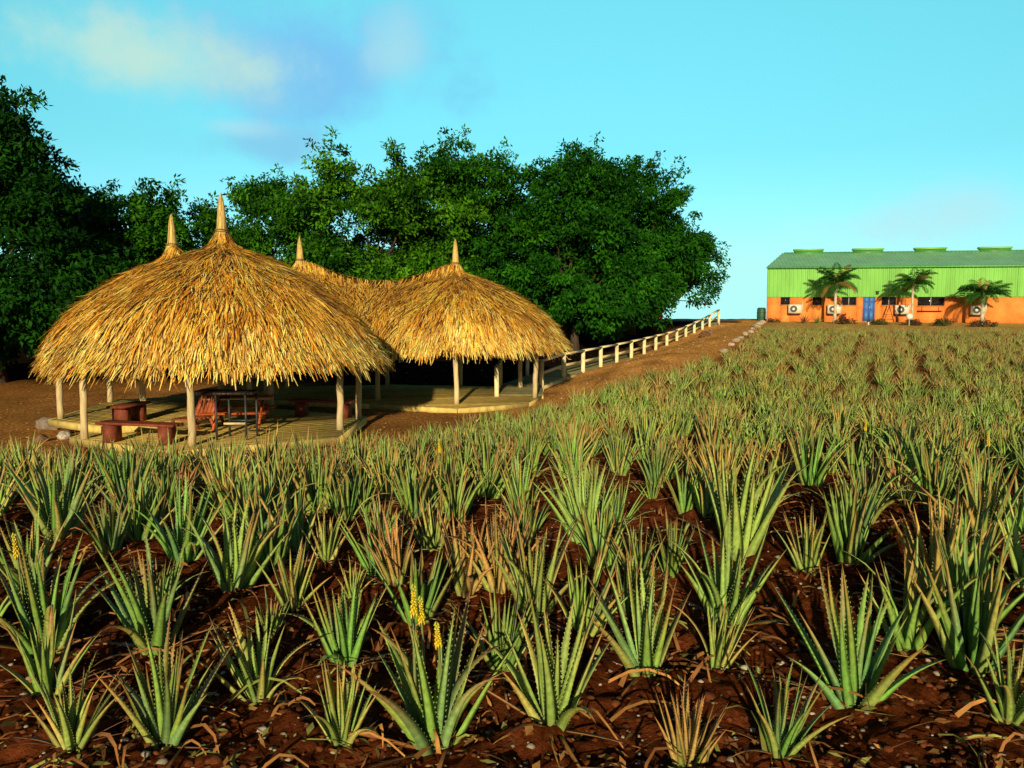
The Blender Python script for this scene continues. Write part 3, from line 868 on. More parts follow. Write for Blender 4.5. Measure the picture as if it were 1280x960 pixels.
# ------------------------------------------------------------------ boardwalk with railing
def boardwalk():
    root = thing('boardwalk_ramp', (0, 0, 0)); tag(root, 'timber boardwalk ramp with pale railing climbing from the far pavilion to the crest', 'boardwalk')
    P = [(677, 484, 30.0), (704.5, 472.5, 33.0)]
    xs = [728.75,750.75,770.75,789,805,819.5,833.25,845.75,857,867.5,877.75,886.75,898.25]
    ys = [466.75,460.5,455.5,450.5,445.75,441,437.5,433,427,422,416.25,412,403.75]
    ds = [35.6,38.0,40.2,42.3,44.5,46.7,48.9,51.1,53.3,55.5,57.6,59.6,61.6]
    pts = [Vector(at(a, b, c)) for a, b, c in P + list(zip(xs, ys, ds))]
    for i in range(2, len(pts) - 1): pts[i].z = pts[i].z*.5 + (pts[i-1].z + pts[i+1].z)*.25
    pts = [Vector((1.0, 27.2, ZB - .0))] + pts
    WCOL = (.80, .70, .38)
    left = []
    for i, p in enumerate(pts):
        d = (pts[min(i+1, len(pts)-1)] - pts[max(i-1, 0)]); d.z = 0; d.normalize(); n = Vector((-d.y, d.x, 0))
        left.append(p + n*1.5)
    mb = MB(); random.seed(3)
    for i in range(len(pts) - 1):
        m = max(2, int((pts[i+1] - pts[i]).length / .15))
        for k in range(m):
            t0, t1 = k/m, (k + .94)/m
            a0 = pts[i].lerp(pts[i+1], t0); a1 = pts[i].lerp(pts[i+1], t1); b0 = left[i].lerp(left[i+1], t0); b1 = left[i].lerp(left[i+1], t1)
            q = [a0, a1, b1, b0]; up = Vector((0, 0, .045))
            v = [tuple(w + Vector((0, 0, .02))) for w in q] + [tuple(w + Vector((0, 0, .02)) + up) for w in q]
            mb.block(v, quads=[[0,1,2,3],[4,7,6,5],[0,4,5,1],[1,5,6,2],[2,6,7,3],[3,7,4,0]], col=np.array([.27, .24, .10])*random.uniform(.75, 1.2))
    mb.build('deck', M['plank'], root)
    for side in (pts, left):
        mb = MB()
        for i in range(len(side) - 1):
            mb.beam(side[i] + Vector((0, 0, -.05)), side[i+1] + Vector((0, 0, -.05)), .05, .13, (.62, .50, .22))
        mb.build('edge_board', M['plank'], root)
    for i, p in enumerate(pts):
        if i == 0: continue
        mb = MB(); w = .078
        mb.box((p.x - w, p.y - w, p.z - .35), (p.x + w, p.y + w, p.z + .93), np.array(WCOL)*random.uniform(.92, 1.06), rot=R(random.uniform(-4, 4)), org=tuple(p))
        mb.build('post', M['plank'], root)
    for i in (0, 1, 2):
        p = left[i]; mb = MB(); mb.box((p.x - .07, p.y - .07, p.z - .35), (p.x + .07, p.y + .07, p.z + .93), WCOL); mb.build('post', M['plank'], root)
    tr = MB(); mr = MB()
    for i in range(1, len(pts) - 1):
        tr.beam(pts[i] + Vector((0, 0, .955)), pts[i+1] + Vector((0, 0, .955)), .16, .07, WCOL)
        mr.beam(pts[i] + Vector((-.03, .10, .48)), pts[i+1] + Vector((-.03, .10, .48)), .05, .10, (.62, .52, .24))
    for i in (0, 1): tr.beam(left[i] + Vector((0, 0, .955)), left[i+1] + Vector((0, 0, .955)), .13, .045, WCOL)
    tr.build('top_rail', M['plank'], root); mr.build('mid_rail', M['plank'], root)
boardwalk()

# ------------------------------------------------------------------ trees
def leaves_block(mb, C, n_each, g, spread, ll, lw, c_lo, c_hi, centre):
    """C: clump centres (m,3); leaves as pointed quads drooping outward"""
    m = len(C)
    P = np.repeat(C, n_each, 0); N = len(P)
    off = g.normal(0, 1, (N, 3)); off /= np.maximum(1, np.linalg.norm(off, axis=1)/1.6)[:, None]
    P = P + off * np.repeat(spread, n_each)[:, None] * np.array([.48, .48, .36])
    out = P - centre; out /= np.linalg.norm(out, axis=1)[:, None] + 1e-6
    d = out*.5 + g.normal(0, .55, (N, 3)) + np.array([0, 0, -.55]); d /= np.linalg.norm(d, axis=1)[:, None]
    b = np.cross(d, out*.7 + g.normal(0, .6, (N, 3)) + np.array([0, 0, .5])); b /= np.linalg.norm(b, axis=1)[:, None] + 1e-6
    L_ = g.uniform(.75, 1.25, N)*ll; W = g.uniform(.75, 1.25, N)*lw
    V = np.stack([P, P + d*(L_*.45)[:, None] + b*(W*.5)[:, None], P + d*L_[:, None], P + d*(L_*.45)[:, None] - b*(W*.5)[:, None]], 1)
    cf = np.repeat(np.clip(g.normal(.42, .25, m), 0, 1), n_each) + g.normal(0, .13, N); cf = np.clip(cf, 0, 1)[:, None]
    c = np.array(c_lo)*(1 - cf) + np.array(c_hi)*cf
    mb.block(V.reshape(-1, 3), quads=np.arange(N*4).reshape(-1, 4), col=np.repeat(c, 4, 0))
LO, HI = (.004, .036, .002), (.044, .20, .006)
def tree(label, x, y, lobes, seed, nclump, n_each=74, trunks=1, trunk_r=.22, sprigs=14, lo=LO, hi=HI, ll=.27, lw=.118, lean=.6, cat='tree', skirt=2.9):
    """lobes: (dx, dy, cz, rx, ry, rz), heights above the trunk base"""
    g = np.random.default_rng(seed); random.seed(seed)
    zb = float(H0(x, y)); root = thing('broadleaf_tree', (x, y, zb)); tag(root, label, cat, 'trees behind the pavilions')
    if skirt:
        rr = max(l[3] for l in lobes[:1])
        lobes = list(lobes) + [(rr*.72*math.cos(k*1.257 + seed), rr*.72*math.sin(k*1.257 + seed), skirt + random.uniform(-.2, .5), rr*.62, rr*.62, min(skirt*.72, 2.2)) for k in range(5)]
    vol = np.array([l[3]*l[4] + l[4]*l[5] for l in lobes]); pick = g.choice(len(lobes), nclump, p=vol/vol.sum())
    dirs = g.normal(0, 1, (nclump, 3)); dirs /= np.linalg.norm(dirs, axis=1)[:, None]
    Lb = np.array(lobes)[pick]
    # boughs: smaller lobes over the crown, each carrying its own leaf clumps
    nclump = int(nclump*1.75); dirs = g.normal(0, 1, (nclump, 3)); dirs /= np.linalg.norm(dirs, axis=1)[:, None]
    nb = max(26, nclump // 11)
    pb = g.choice(len(lobes), nb, p=vol/vol.sum()); db = g.normal(0, 1, (nb, 3)); db /= np.linalg.norm(db, axis=1)[:, None]
    LB = np.array(lobes)[pb]; rb = g.uniform(1.0, 1.8, nb)
    BC = LB[:, :3] + db * (LB[:, 3:6] - rb[:, None]*.5) * np.where(g.random(nb) < .82, 1., g.uniform(.3, .8, nb))[:, None]
    pk = g.choice(nb, nclump, p=rb**2/(rb**2).sum())
    dirs[:, 2] = dirs[:, 2]*.8 + .18
    C = BC[pk] + dirs * rb[pk][:, None] * np.array([1, 1, .85]) * g.uniform(.62, 1.0, nclump)[:, None]
    C = C[C[:, 2] > .5]
    spread = g.uniform(.42, .85, len(C))
    centre = np.average(np.array(lobes)[:, :3], axis=0, weights=vol) - np.array([0, 0, 1.2])
    mb = MB(); leaves_block(mb, C, n_each, g, spread, ll, lw, lo, hi, centre)
    # loose sprigs standing above the outline
    top = C[np.argsort(-(C[:, 2] + g.normal(0, .8, len(C))))[:sprigs*3]]
    if sprigs:
        sp = top[g.choice(len(top), sprigs, replace=False)] + np.stack([g.normal(0, .3, sprigs), g.normal(0, .3, sprigs), g.uniform(.25, .95, sprigs)], 1)
        leaves_block(mb, sp, 26, g, np.full(sprigs, .42), ll, lw, lo, hi, centre)
    mb.build('crown', M['leaf'], root)
    tb = MB(); bases = [(0, 0)] if trunks == 1 else [(-.35, 0), (.45, .2)]
    for (bx, by) in bases:
        lx, ly = random.uniform(-lean, lean), random.uniform(-lean, lean)
        hz = centre[2]
        tb.tube([(bx, by, -.3), (bx + lx*.15, by + ly*.15, hz*.25), (bx + lx*.5, by + ly*.5, hz*.6), (bx + lx, by + ly, hz)], [trunk_r*1.5, trunk_r, trunk_r*.8, trunk_r*.55], 9, (.085, .06, .04))
    tb.build('trunk', M['bark'], root, smooth=True)
    lb = MB()
    sel = C[g.choice(len(C), min(34, len(C)), replace=False)]
    for p in sel:
        s0 = np.array([lx*.4, ly*.4, hz*random.uniform(.35, .75)]); mid = (s0 + p)/2 + np.array([random.uniform(-.4, .4), random.uniform(-.4, .4), random.uniform(0, .5)])
        p = s0 + (p - s0)*.86; lb.tube([s0, mid, p], [trunk_r*.4, trunk_r*.22, .02], 5, (.075, .05, .035), cap=False)
    lb.build('limbs', M['bark'], root, smooth=True)
    return root
# the big group behind the pavilions
tree('tall light green tree with loose uneven top behind the far thatched ridge', -7.6, 45, [(0,0,6.4,4.4,4.2,4.4), (3.0,0,7.2,2.5,2.4,2.6), (-2.6,-1,4.6,3.2,3,3.6), (1.5,0,8.5,2.4,2.3,2.5), (2.8,-1,5.5,3.2,3,3.6), (-1.5,0,8.6,1.8,1.8,1.9)], 61, 640, trunks=2, hi=(.095, .30, .010))
tree('tall dark green tree rising highest directly behind the far right spire', -1.5, 48, [(0,0,6.6,4.4,4.4,4.8), (-3.0,0,7.6,2.4,2.4,2.4), (-1.2,0,9.2,2.4,2.3,2.2), (.8,0,9.7,1.8,1.8,1.9), (2.4,-1,6.0,3.4,3.2,3.9), (-2.5,-1,5.4,3,3,3.6)], 62, 680)
tree('dense rounded tree between the highest tree and the one at the railing end', 3.1, 47, [(0,0,5.9,4.3,4.2,4.3), (.2,0,8.7,3.0,2.8,2.6), (2.2,-1,5.0,3.2,3,3.4), (-2,-2,4.4,3.2,3,3.2)], 63, 600, trunks=2, hi=(.028, .155, .006))
tree('broad dome shaped tree overhanging the upper end of the boardwalk railing', 7.3, 54.5, [(0,0,6.0,4.6,4.8,4.2), (-1.8,0,8.2,2.8,2.8,2.3), (1.2,0,8.7,2.6,2.6,2.4), (2.0,0,5.4,3.0,3.2,3.4), (-2.4,-1,5.6,3.6,3.4,3.8), (2.6,0,4.7,2.2,2.6,2.2)], 64, 700, trunks=2, skirt=4.0, hi=(.030, .165, .006))
# lower line to the left
tree('low bushy tree right behind the near spire', -12.2, 41, [(0,0,4.6,3.4,3.2,3.6), (-2,0,3.6,2.6,2.6,3.0), (2.2,0,4.0,2.6,2.6,3.2)], 65, 380, skirt=2.1, hi=(.06, .23, .008), sprigs=22)
tree('low bushy tree behind the leaning rear spire of the near pavilion', -16.6, 39.5, [(0,0,4.5,3.2,3.2,3.8), (-2.2,0,3.9,2.8,2.6,3.3), (2.0,0,3.6,2.6,2.6,3.2)], 66, 380, skirt=2.1, hi=(.06, .23, .008), sprigs=24)
tree('mid height leafy tree joining the low trees and the big shaded tree', -19.2, 40, [(0,0,4.8,3.2,3.2,4.0), (2.0,0,4.0,2.8,2.6,3.4), (-2,0,4.4,2.8,2.6,3.6)], 67, 400, skirt=2.1, sprigs=20)
tree('big dark tree reaching highest over the left end of the thatch', -20.2, 33, [(-1,0,5.4,4.0,3.8,5.0), (.4,0,7.3,2.3,2.2,2.2), (-.6,0,9.6,1.9,1.8,1.9), (1.9,-.5,4.0,2.6,2.6,3.6), (-3,0,7.5,3,3,3.4)], 68, 640, skirt=2.1, lo=(.004, .030, .003), hi=(.016, .09, .005))
tree('dark low tree filling the shade under the big tree', -15.2, 34.5, [(0,0,2.4,2.6,2.4,2.4), (-2.2,0,2.2,2.2,2.2,2.2)], 69, 300, sprigs=4, skirt=1.7, lo=(.004, .030, .003), hi=(.016, .09, .005))
tree('bushy tree filling the dip between the big dark tree and the low trees', -21.2, 45, [(0,0,4.8,3.0,3.0,3.6), (1.8,0,4.4,2.6,2.6,3.4)], 71, 330, skirt=2.1, hi=(.04, .17, .007))
tree('further tree showing over the gap between the low trees and the tall light one', -15.5, 52, [(0,0,5.0,4.2,4,4.2), (4,0,5.4,3.4,3.2,3.8)], 70, 380)

# red house glimpsed under the crowns
def red_house():
    root = thing('red_house', (11.4, 82, float(H0(11.4, 82)))); tag(root, 'red painted house half hidden beyond the trees on the crest', 'house')
    mb = MB(); mb.box((-3.2, 0, 0), (3.2, 5, 2.0), (.55, .03, .02)); mb.build('wall', M['red_wall'], root)
    mb = MB()
    mb.ngons([(-3.5,-.3,2.01),(3.5,-.3,2.01),(3.5,5.3,2.01),(-3.5,5.3,2.01),(-1.5,2.5,3.2),(1.5,2.5,3.2)], [[0,1,5,4],[1,2,5],[2,3,4,5],[3,0,4],[3,2,1,0]], (.42, .04, .02)); mb.build('roof', M['red_wall'], root)
    for x in (-1.8, 1.0):
        mb = MB(); mb.box((x, -.04, .9), (x + .8, -.004, 1.6), (.7, .7, .66)); w = mb.build('window', M['paint'], root)
        mb = MB(); mb.box((x + .06, -.05, .96), (x + .74, -.042, 1.54)); mb.build('pane', M['glass'], w)
red_house()

# ------------------------------------------------------------------ green and orange building
BROT = -R(11.5); BX, BY = 20.25, 67.0; BZ = float(H0(BX, BY))+.02
def bpt(s, d, z):       # s along the wall, d towards the camera side (negative = in front)
    return (BX + s*math.cos(BROT) - d*math.sin(BROT), BY + s*math.sin(BROT) + d*math.cos(BROT), z)
BL, HO, HE = 33.0, 1.93, 4.2
def spx(px, u=.08):
    c, s_ = math.cos(PITCH), math.sin(PITCH); k = (px - 640)/FPX/(c + u*s_)
    return (k*BY - BX)/(math.cos(BROT) - k*math.sin(BROT))
OPEN = [('w', spx(975), spx(987), 1.27, 1.90), ('w', spx(1015), spx(1027), 1.24, 1.90), ('w', spx(1051), spx(1070), 1.24, 1.90), ('d', spx(1078), spx(1093), 0.0, 2.12), ('w', spx(1101), spx(1120), 1.24, 1.90), ('w', spx(1146), spx(1180), 1.20, 1.90), ('w', 22.6, 24.8, 1.2, 1.90)]
def building():
    root = thing('factory_building', (BX, BY, BZ), BROT); tag(root, 'long building with orange lower wall, green corrugated upper wall and green roof', 'building')
    OR = (.86, .26, .055)
    # lower wall, pieces around the openings
    mb = MB(); T = .25
    cuts = sorted({0., BL} | {o[1] for o in OPEN} | {o[2] for o in OPEN})
    for a, b in zip(cuts[:-1], cuts[1:]):
        op = [o for o in OPEN if o[1] <= a + 1e-6 and o[2] >= b - 1e-6]
        if not op: mb.box((a, 0, -.6), (b, T, HO), OR)
        else:
            o = op[0]
            if o[3] > 0: mb.box((a, 0, -.6), (b, T, o[3]), OR)
            else: mb.box((a, 0, -.6), (b, T, 0), OR)
            if o[4] < HO: mb.box((a, 0, o[4]), (b, T, HO), OR)
    mb.prism([(0, T), (.25, T), (1.95, 12), (1.7, 12)], -.6, HO, OR); mb.box((BL - .25, T, -.6), (BL, 12, HO), OR); mb.box((1.95, 11.75, -.6), (BL - .25, 12, HO), OR)
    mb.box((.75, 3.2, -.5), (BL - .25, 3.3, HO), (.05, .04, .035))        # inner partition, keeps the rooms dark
    mb.build('lower_wall', M['wall_orange'], root)
    # corrugated cladding: front, ends and back
    def corrugated(p0, p1, z0, z1, nrm, col, name='upper_wall', zf=None):
        p0 = np.array(p0); p1 = np.array(p1); ln = np.linalg.norm(p1 - p0); d = (p1 - p0)/ln; nrm = np.array(nrm); V = []; s = 0; prof = ((0, 0), (.11, 0), (.15, .045), (.26, .045))
        xs_, os_ = [], []
        while s < ln:
            for a, o in prof:
                if s + a <= ln: xs_.append(s + a); os_.append(o)
            s += .30
        xs_.append(ln); os_.append(0)
        for a, o in zip(xs_, os_):
            q = p0 + d*a + nrm*o; V += [(q[0], q[1], z0), (q[0], q[1], z1)]
        n = len(xs_); return V, [[2*i, 2*i+2, 2*i+3, 2*i+1] for i in range(n-1)]
    GR = (.20, .53, .09)
    mb = MB()
    for p0, p1, nr in (((0, -.06), (BL, -.06), (0, -1)), ((1.7, 12), (0, -.06), (-1, 0)), ((BL, -.06), (BL, 12), (1, 0)), ((BL, 12.0), (1.7, 12.0), (0, 1))):
        V, q = corrugated(p0, p1, HO - .04, HE, nr, GR); mb.block(V, quads=q, col=GR)
    for s in range(1, 11):                                                # sheet joints
        mb.box((s*3.0 - .012, -.112, HO), (s*3.0 + .012, -.1, HE), (.12, .48, .05))
    mb.build('upper_wall', M['cladding'], root)
    # roof: hipped ends
    mb = MB(); RG = (.22, .52, .26); HR = HE + 1.35; inset = 1.7; ry = 4.6; pitch = .30
    n = int((BL + .3)/pitch)
    for sgn, y0, y1 in ((1, -.25, ry), (-1, 12.25, ry + .001)):
        V = []; q = []
        for i in range(n*4 + 1):
            s = -.15 + i*pitch/4; o = (0, 0, .045, .045)[i % 4]
            if sgn < 0: s = max(s, 1.7)
            # hip cut: height limited near the ends
            f = min(1., ((s + .15)/inset if sgn > 0 else (s - 1.7 + .25)/.3) if s < BL/2 else (BL + .15 - s)/inset); f = max(f, 0.02)
            V += [(s, y0, HE + .02 + o), (s, y0 + (y1 - y0)*f, HE + .02 + o + (HR - HE)*f)]
        for i in range(n*4): q.append([2*i, 2*i+2, 2*i+3, 2*i+1] if sgn > 0 else [2*i, 2*i+1, 2*i+3, 2*i+2])
        mb.block(V, quads=q, col=RG)
    for s0, s1 in ((-.15, inset - .15), (BL + .15, BL + .15 - inset)):
        mb.ngons([(s0, -.25, HE + .015), (s0 + (1.85 if s0 < 1 else 0), 12.25, HE + .015), (s1, ry, HR + .015)], [[0, 1, 2]], RG)
    mb.beam((inset, ry, HR + .05), (BL - inset, ry, HR + .05), .35, .07, (.06, .34, .12))
    mb.beam((-.15, -.27, HE - .02), (BL + .15, -.27, HE - .02), .08, .12, (.10, .42, .09))
    mb.build('roof', M['roof_sheet'], root)
    for s in (2.5, 7.15, 11.9, 16.7, 21.3, 26.0):
        mb = MB(); mb.box((s, ry - .3, HR - .25), (s + 2.25, ry + .3, HR + .2), (.06, .24, .06)); v = mb.build('roof_vent', M['roof_sheet'], root)
        mb = MB(); mb.box((s - .06, ry - .38, HR + .201), (s + 2.31, ry + .38, HR + .34), (.22, .52, .09)); mb.build('vent_cap', M['roof_sheet'], v)
    for kind, a, b, z0, z1 in OPEN:
        if kind == 'w':
            fr = MB(); t = .05; c = (.11, .07, .05)
            fr.box((a, .06, z0), (a + t, .12, z1), c); fr.box((b - t, .06, z0), (b, .12, z1), c); fr.box((a + t, .06, z0), (b - t, .12, z0 + t), c); fr.box((a + t, .06, z1 - t), (b - t, .12, z1), c)
            if b - a > 1.0:
                m = (a + b)/2; fr.box((m - .02, .07, z0 + t), (m + .02, .11, z1 - t), (.5, .5, .45))
            w = fr.build('window', M['paint'], root)
            p = MB(); p.box((a + t, .085, z0 + t), (b - t, .095, z1 - t)); p.build('pane', M['glass'], w)
            sl = MB(); sl.box((a - .06, -.06, z0 - .055), (b + .06, -.004, z0 - .003), (.70, .26, .06)); sl.build('sill', M['paint'], w)
        else:
            fr = MB(); c = (.06, .12, .33)
            fr.box((a, -.03, 0), (a + .07, .16, z1), c); fr.box((b - .07, -.03, 0), (b, .16, z1), c); fr.box((a + .07, -.03, z1 - .07), (b - .07, .16, z1), c)
            w = fr.build('door_frame', M['paint'], root)
            m = (a + b)/2
            for x0, x1 in ((a + .075, m - .006), (m + .006, b - .075)):
                p = MB(); p.box((x0, .02, .02), (x1, .07, z1 - .075), (.055, .17, .50))
                for zz in (.2, .85, 1.45): p.box((x0 + .07, .006, zz), (x1 - .07, .019, zz + (.5 if zz < 1.4 else .42)), (.075, .21, .56))
                dd = p.build('door', M['paint'], root)
                if x1 > m: 
                    h = MB(); h.box((x0 + .02, -.03, 1.0), (x0 + .05, .018, 1.14), (.6, .6, .55)); h.build('handle', M['paint'], dd)
    lm = MB(); lx = spx(1095); lm.box((lx - .12, -.32, 2.28), (lx + .12, -.118, 2.34), (.03, .05, .03)); lm.tube([(lx, -.28, 2.32), (lx, -.28, 2.14)], [.05, .11], 8, (.03, .06, .03)); lm.build('wall_lamp', M['paint'], root)
    # shelf under the wide window
    sh = MB(); sx = spx(1146); sh.box((sx, -.32, .80), (sx + 1.75, -.004, .84), (.45, .03, .015)); sh.box((sx + .3, -.03, .842), (sx + .35, -.004, 1.1), (.3, .05, .03)); sh.box((sx + 1.5, -.03, .842), (sx + 1.55, -.004, 1.1), (.3, .05, .03)); sh.build('window_shelf', M['paint'], root)
    return root
building()
def ac_unit(s, z, label, first=[None]):
    p = bpt(s, -.46, BZ + z)
    if first[0] is None:
        root = thing('ac_unit', p, BROT)
        W = (.78, .72, .55)
        mb = MB(); mb.box((0, -.02, 0), (.98, .30, .68), W); mb.build('casing', M['paint'], root)
        mb = MB(); n = 20; cx, cz, r0, r1 = .38, .34, .27, .10
        V = []; q = []
        for k in range(n):
            a = 2*math.pi*k/n; V += [(cx + r0*math.cos(a), -.03, cz + r0*math.sin(a)), (cx + r1*math.cos(a), -.035, cz + r1*math.sin(a))]
        for k in range(n): q.append([2*k, 2*((k+1) % n), 2*((k+1) % n)+1, 2*k+1])
        mb.block(V, quads=q, col=(.03, .04, .03)); mb.build('fan_grille', M['paint'], root)
        mb = MB(); mb.ngons([(cx + r1*math.cos(2*math.pi*k/12), -.038, cz + r1*math.sin(2*math.pi*k/12)) for k in range(12)], [list(range(12))], (.7, .66, .5)); mb.build('fan_hub', M['paint'], root)
        mb = MB(); mb.box((.04, .0, -.07), (.94, .45, -.004), (.05, .04, .04)); mb.build('bracket', M['dark_metal'], root)
        mb = MB(); mb.box((1.02, .05, .2), (1.08, .12, .84), (.62, .56, .42)); mb.build('pipe', M['paint'], root)
        first[0] = root
    else:
        root = copy_tree(first[0]); root.location = p
    tag(root, label, 'air conditioner', 'air conditioners on the orange wall')
ac_unit(spx(984.5), .62, 'white air conditioner below the end window, farthest from the blue door')
ac_unit(spx(1033), .60, 'white air conditioner behind the palm trunk, next to the blue door')
ac_unit(spx(1117), .58, 'white air conditioner under the window just past the blue door')
ac_unit(spx(1211), .55, 'white air conditioner in the shadow of the short palm')

# palms in front of the wall
def palm(px, Y, htop, label, seed, frl, nf=17, tr=.10, bushy=False):
    random.seed(seed); g = np.random.default_rng(seed)
    b = at(px, 402, Y); x, y = b[0], b[1]; z = float(H0(x, y))
    root = thing('palm_tree', (x, y, z)); tag(root, label, 'palm', 'palms before the orange wall')
    mb = MB(); mb.tube([(0, 0, -.2), (.03, 0, htop*.3), (.02, .02, htop*.7), (.07, 0, htop)], [tr*1.6, tr*1.2, tr, tr], 9, (.56, .47, .32))
    mb.build('trunk', M['bark'], root, smooth=True)
    mb = MB(); mb.tube([(.07, 0, htop - .45), (.07, 0, htop - .1), (.08, 0, htop + .12)], [tr*.8, tr*1.25, tr*.6], 8, (.34, .40, .16)); mb.build('crownshaft', M['bark'], root, smooth=True)
    mb = MB()
    for i in range(nf):
        az = i*2.4 + random.uniform(-.2, .2); el0 = R(random.uniform(12, 86)); L_ = frl*1.3*random.uniform(.85, 1.1); droop = random.uniform(1.1, 2.1)
        p = np.array([.07, 0, htop]); n = 12; prev = p; o = np.array([math.cos(az), math.sin(az), 0]); tg = np.array([-math.sin(az), math.cos(az), 0]); pts = [p]; dirs = []
        for k in range(n):
            e = el0 - droop*(k/n)**1.1; d = o*math.cos(e) + np.array([0, 0, math.sin(e)]); dirs.append(d); p = p + d*L_/n; pts.append(p)
        col = np.array([.018, .085, .010])*random.uniform(.6, 1.5)
        if random.random() < .1: col = np.array([.28, .17, .04])
        mb.tube(pts, list(np.linspace(.022, .006, n+1)), 4, col*1.3, cap=False)
        V = []
        for k in range(1, n):
            for m_ in (0, .5):
                q0 = pts[k] + (pts[min(k+1, n)] - pts[k])*m_; t = (k + m_)/n; ll = frl*.36*math.sin(math.pi*min(1, .12 + t*.86))**.7
                for s in (-1, 1):
                    d = dirs[k]*.55 + tg*s*.75 + np.array([0, 0, -.42 - .25*random.random()]); d /= np.linalg.norm(d); w = dirs[k]*.034
                    V += [q0 - w, q0 + d*ll*.5 - w*.8, q0 + d*ll, q0 + d*ll*.5 + w*1.4]
        V = np.array(V); mb.block(V, quads=np.arange(len(V)).reshape(-1, 4), col=col)
    mb.build('fronds', M['leaf'], root)
palm(1043, 63.0, 2.95, 'taller palm with a pale straight trunk left of the blue door', 5, 1.6, 28)
palm(1139, 62.2, 2.95, 'slim palm with tousled fronds between the blue door and the wide window', 6, 1.45, 24, .08)
palm(1227, 61.2, 2.2, 'short palm with a bushy low crown past the wide window', 7, 1.6, 26, .12)

def shrub(px, Y, w, h, label, seed, lo, hi, n=22):
    g = np.random.default_rng(seed); b = at(px, 402, Y); x, y = b[0], b[1]
    root = thing('shrub', (x, y, float(H0(x, y)))); tag(root, label, 'shrub', 'shrubs along the orange wall')
    d = g.normal(0, 1, (n, 3)); d /= np.linalg.norm(d, axis=1)[:, None]; d[:, 2] = abs(d[:, 2])
    C = d*np.array([w, w*.6, h*.8])*g.uniform(.4, 1, n)[:, None] + np.array([0, 0, .08])
    mb = MB(); leaves_block(mb, C, 34, g, np.full(n, .26), .15, .05, lo, hi, np.array([0, 0, -.2])); mb.build('foliage', M['leaf'], root)
    sb = MB()
    for c in C[:9]: sb.tube([(c[0]*.15, c[1]*.15, -.1), tuple(c*np.array([.6, .6, .6])), tuple(c)], [.016, .011, .005], 4, (.09, .06, .04), cap=False)
    sb.build('stems', M['bark'], root)
BRN = ((.05, .032, .015), (.15, .10, .045)); GRN = ((.035, .05, .015), (.12, .15, .045))
shrub(969, 64.6, .5, .28, 'small dry shrub at the building corner by the green bin', 1, *BRN, n=10)
shrub(1057, 62.2, .75, .45, 'brown dry bush left of the blue door, in front of the dark flower pot', 2, *BRN)
shrub(1100, 61.2, .6, .4, 'dark low bush on the other side of the blue door', 3, *GRN)
shrub(1140, 60.4, .7, .42, 'brown bush around the slim palm foot and the white dish', 4, *BRN)
shrub(1181, 59.6, .95, .62, 'widest rounded green brown bush under the wide window', 5, *GRN, n=30)
shrub(1228, 58.6, 1.1, .5, 'sprawling dry bush at the short palm foot', 6, *BRN, n=28)

def agave(px, Y, s, label, rgb, seed):
    random.seed(seed); b = at(px, 402, Y); x, y = b[0], b[1]; mb = MB()
    for i in range(22):
        f = i/22; leaf(mb, i*2.4, .03, s*random.uniform(.85, 1.1), .10*s, R(8 + 50*f), R(20 + 60*f), np.array(rgb)*random.uniform(.8, 1.2), np.array(rgb)*.9, 5)
    o = mb.build('agave', M['aloe_far'], smooth=True, loc=(x, y, float(H0(x, y)))); tag(o, label, 'agave')
agave(1022, 63.0, .75, 'green spiky agave at the wall between the two left air conditioners', (.10, .22, .05), 1)
agave(1005, 63.3, .8, 'reddish dried agave at the wall below the end air conditioner', (.20, .07, .03), 2)
def pot():
    b = bpt(spx(1053), -.55, BZ); root = thing('flower_pot', b); tag(root, 'small dark flower pot with a red bloom left of the blue door', 'flower pot')
    mb = MB(); mb.tube([(0,0,0),(0,0,.05),(0,0,.34),(0,0,.38)], [.13,.15,.2,.22], 12, (.10,.03,.04)); mb.build('pot', M['paint'], root)
    g = np.random.default_rng(3); mb = MB(); leaves_block(mb, np.array([[0,0,.5],[.1,0,.55],[-.1,.05,.5]]), 22, g, np.full(3,.16), .12, .06, (.12,.02,.03), (.32,.04,.05), np.array([0,0,.2])); mb.build('bloom', M['leaf'], root)
pot()
def bin_():
    b = at(951.5, 399, 68.2); z = float(H0(b[0], b[1])); root = thing('water_tank', (b[0], b[1], z)); tag(root, 'dark green barrel standing off the end of the building', 'barrel')
    mb = MB(); mb.tube([(0,0,-.1),(0,0,.05),(0,0,.5),(0,0,.95),(0,0,1.0)], [.30,.34,.355,.34,.3], 16, (.025,.10,.05)); mb.build('body', M['paint'], root, smooth=True)
    for zz in (.3, .65):
        mb = MB(); mb.tube([(.36*math.cos(k*.3927), .36*math.sin(k*.3927), zz) for k in range(17)], .018, 6, (.02,.08,.04)); mb.build('hoop', M['paint'], root)
    mb = MB(); mb.tube([(0,0,1.002),(0,0,1.05)], [.32,.26], 16, (.03,.09,.05)); mb.build('lid', M['paint'], root)
bin_()
def dish():
    b = at(1136.5, 402, 60.1); z = float(H0(b[0], b[1])); root = thing('garden_lamp', (b[0], b[1], z)); tag(root, 'white round garden lamp on a short stake beside the slim palm trunk', 'garden lamp')
    mb = MB(); mb.tube([(0,0,-.1),(0,0,.42)], .035, 8, (.5,.45,.35)); mb.build('stake', M['paint'], root)
    mb = MB(); mb.tube([(0,0,.42 + .46*t) for t in (0,.1,.3,.5,.7,.9,1)], [.05,.15,.22,.24,.22,.14,.03], 14, (.82,.78,.68)); mb.build('globe', M['paint'], root, smooth=True)
dish()
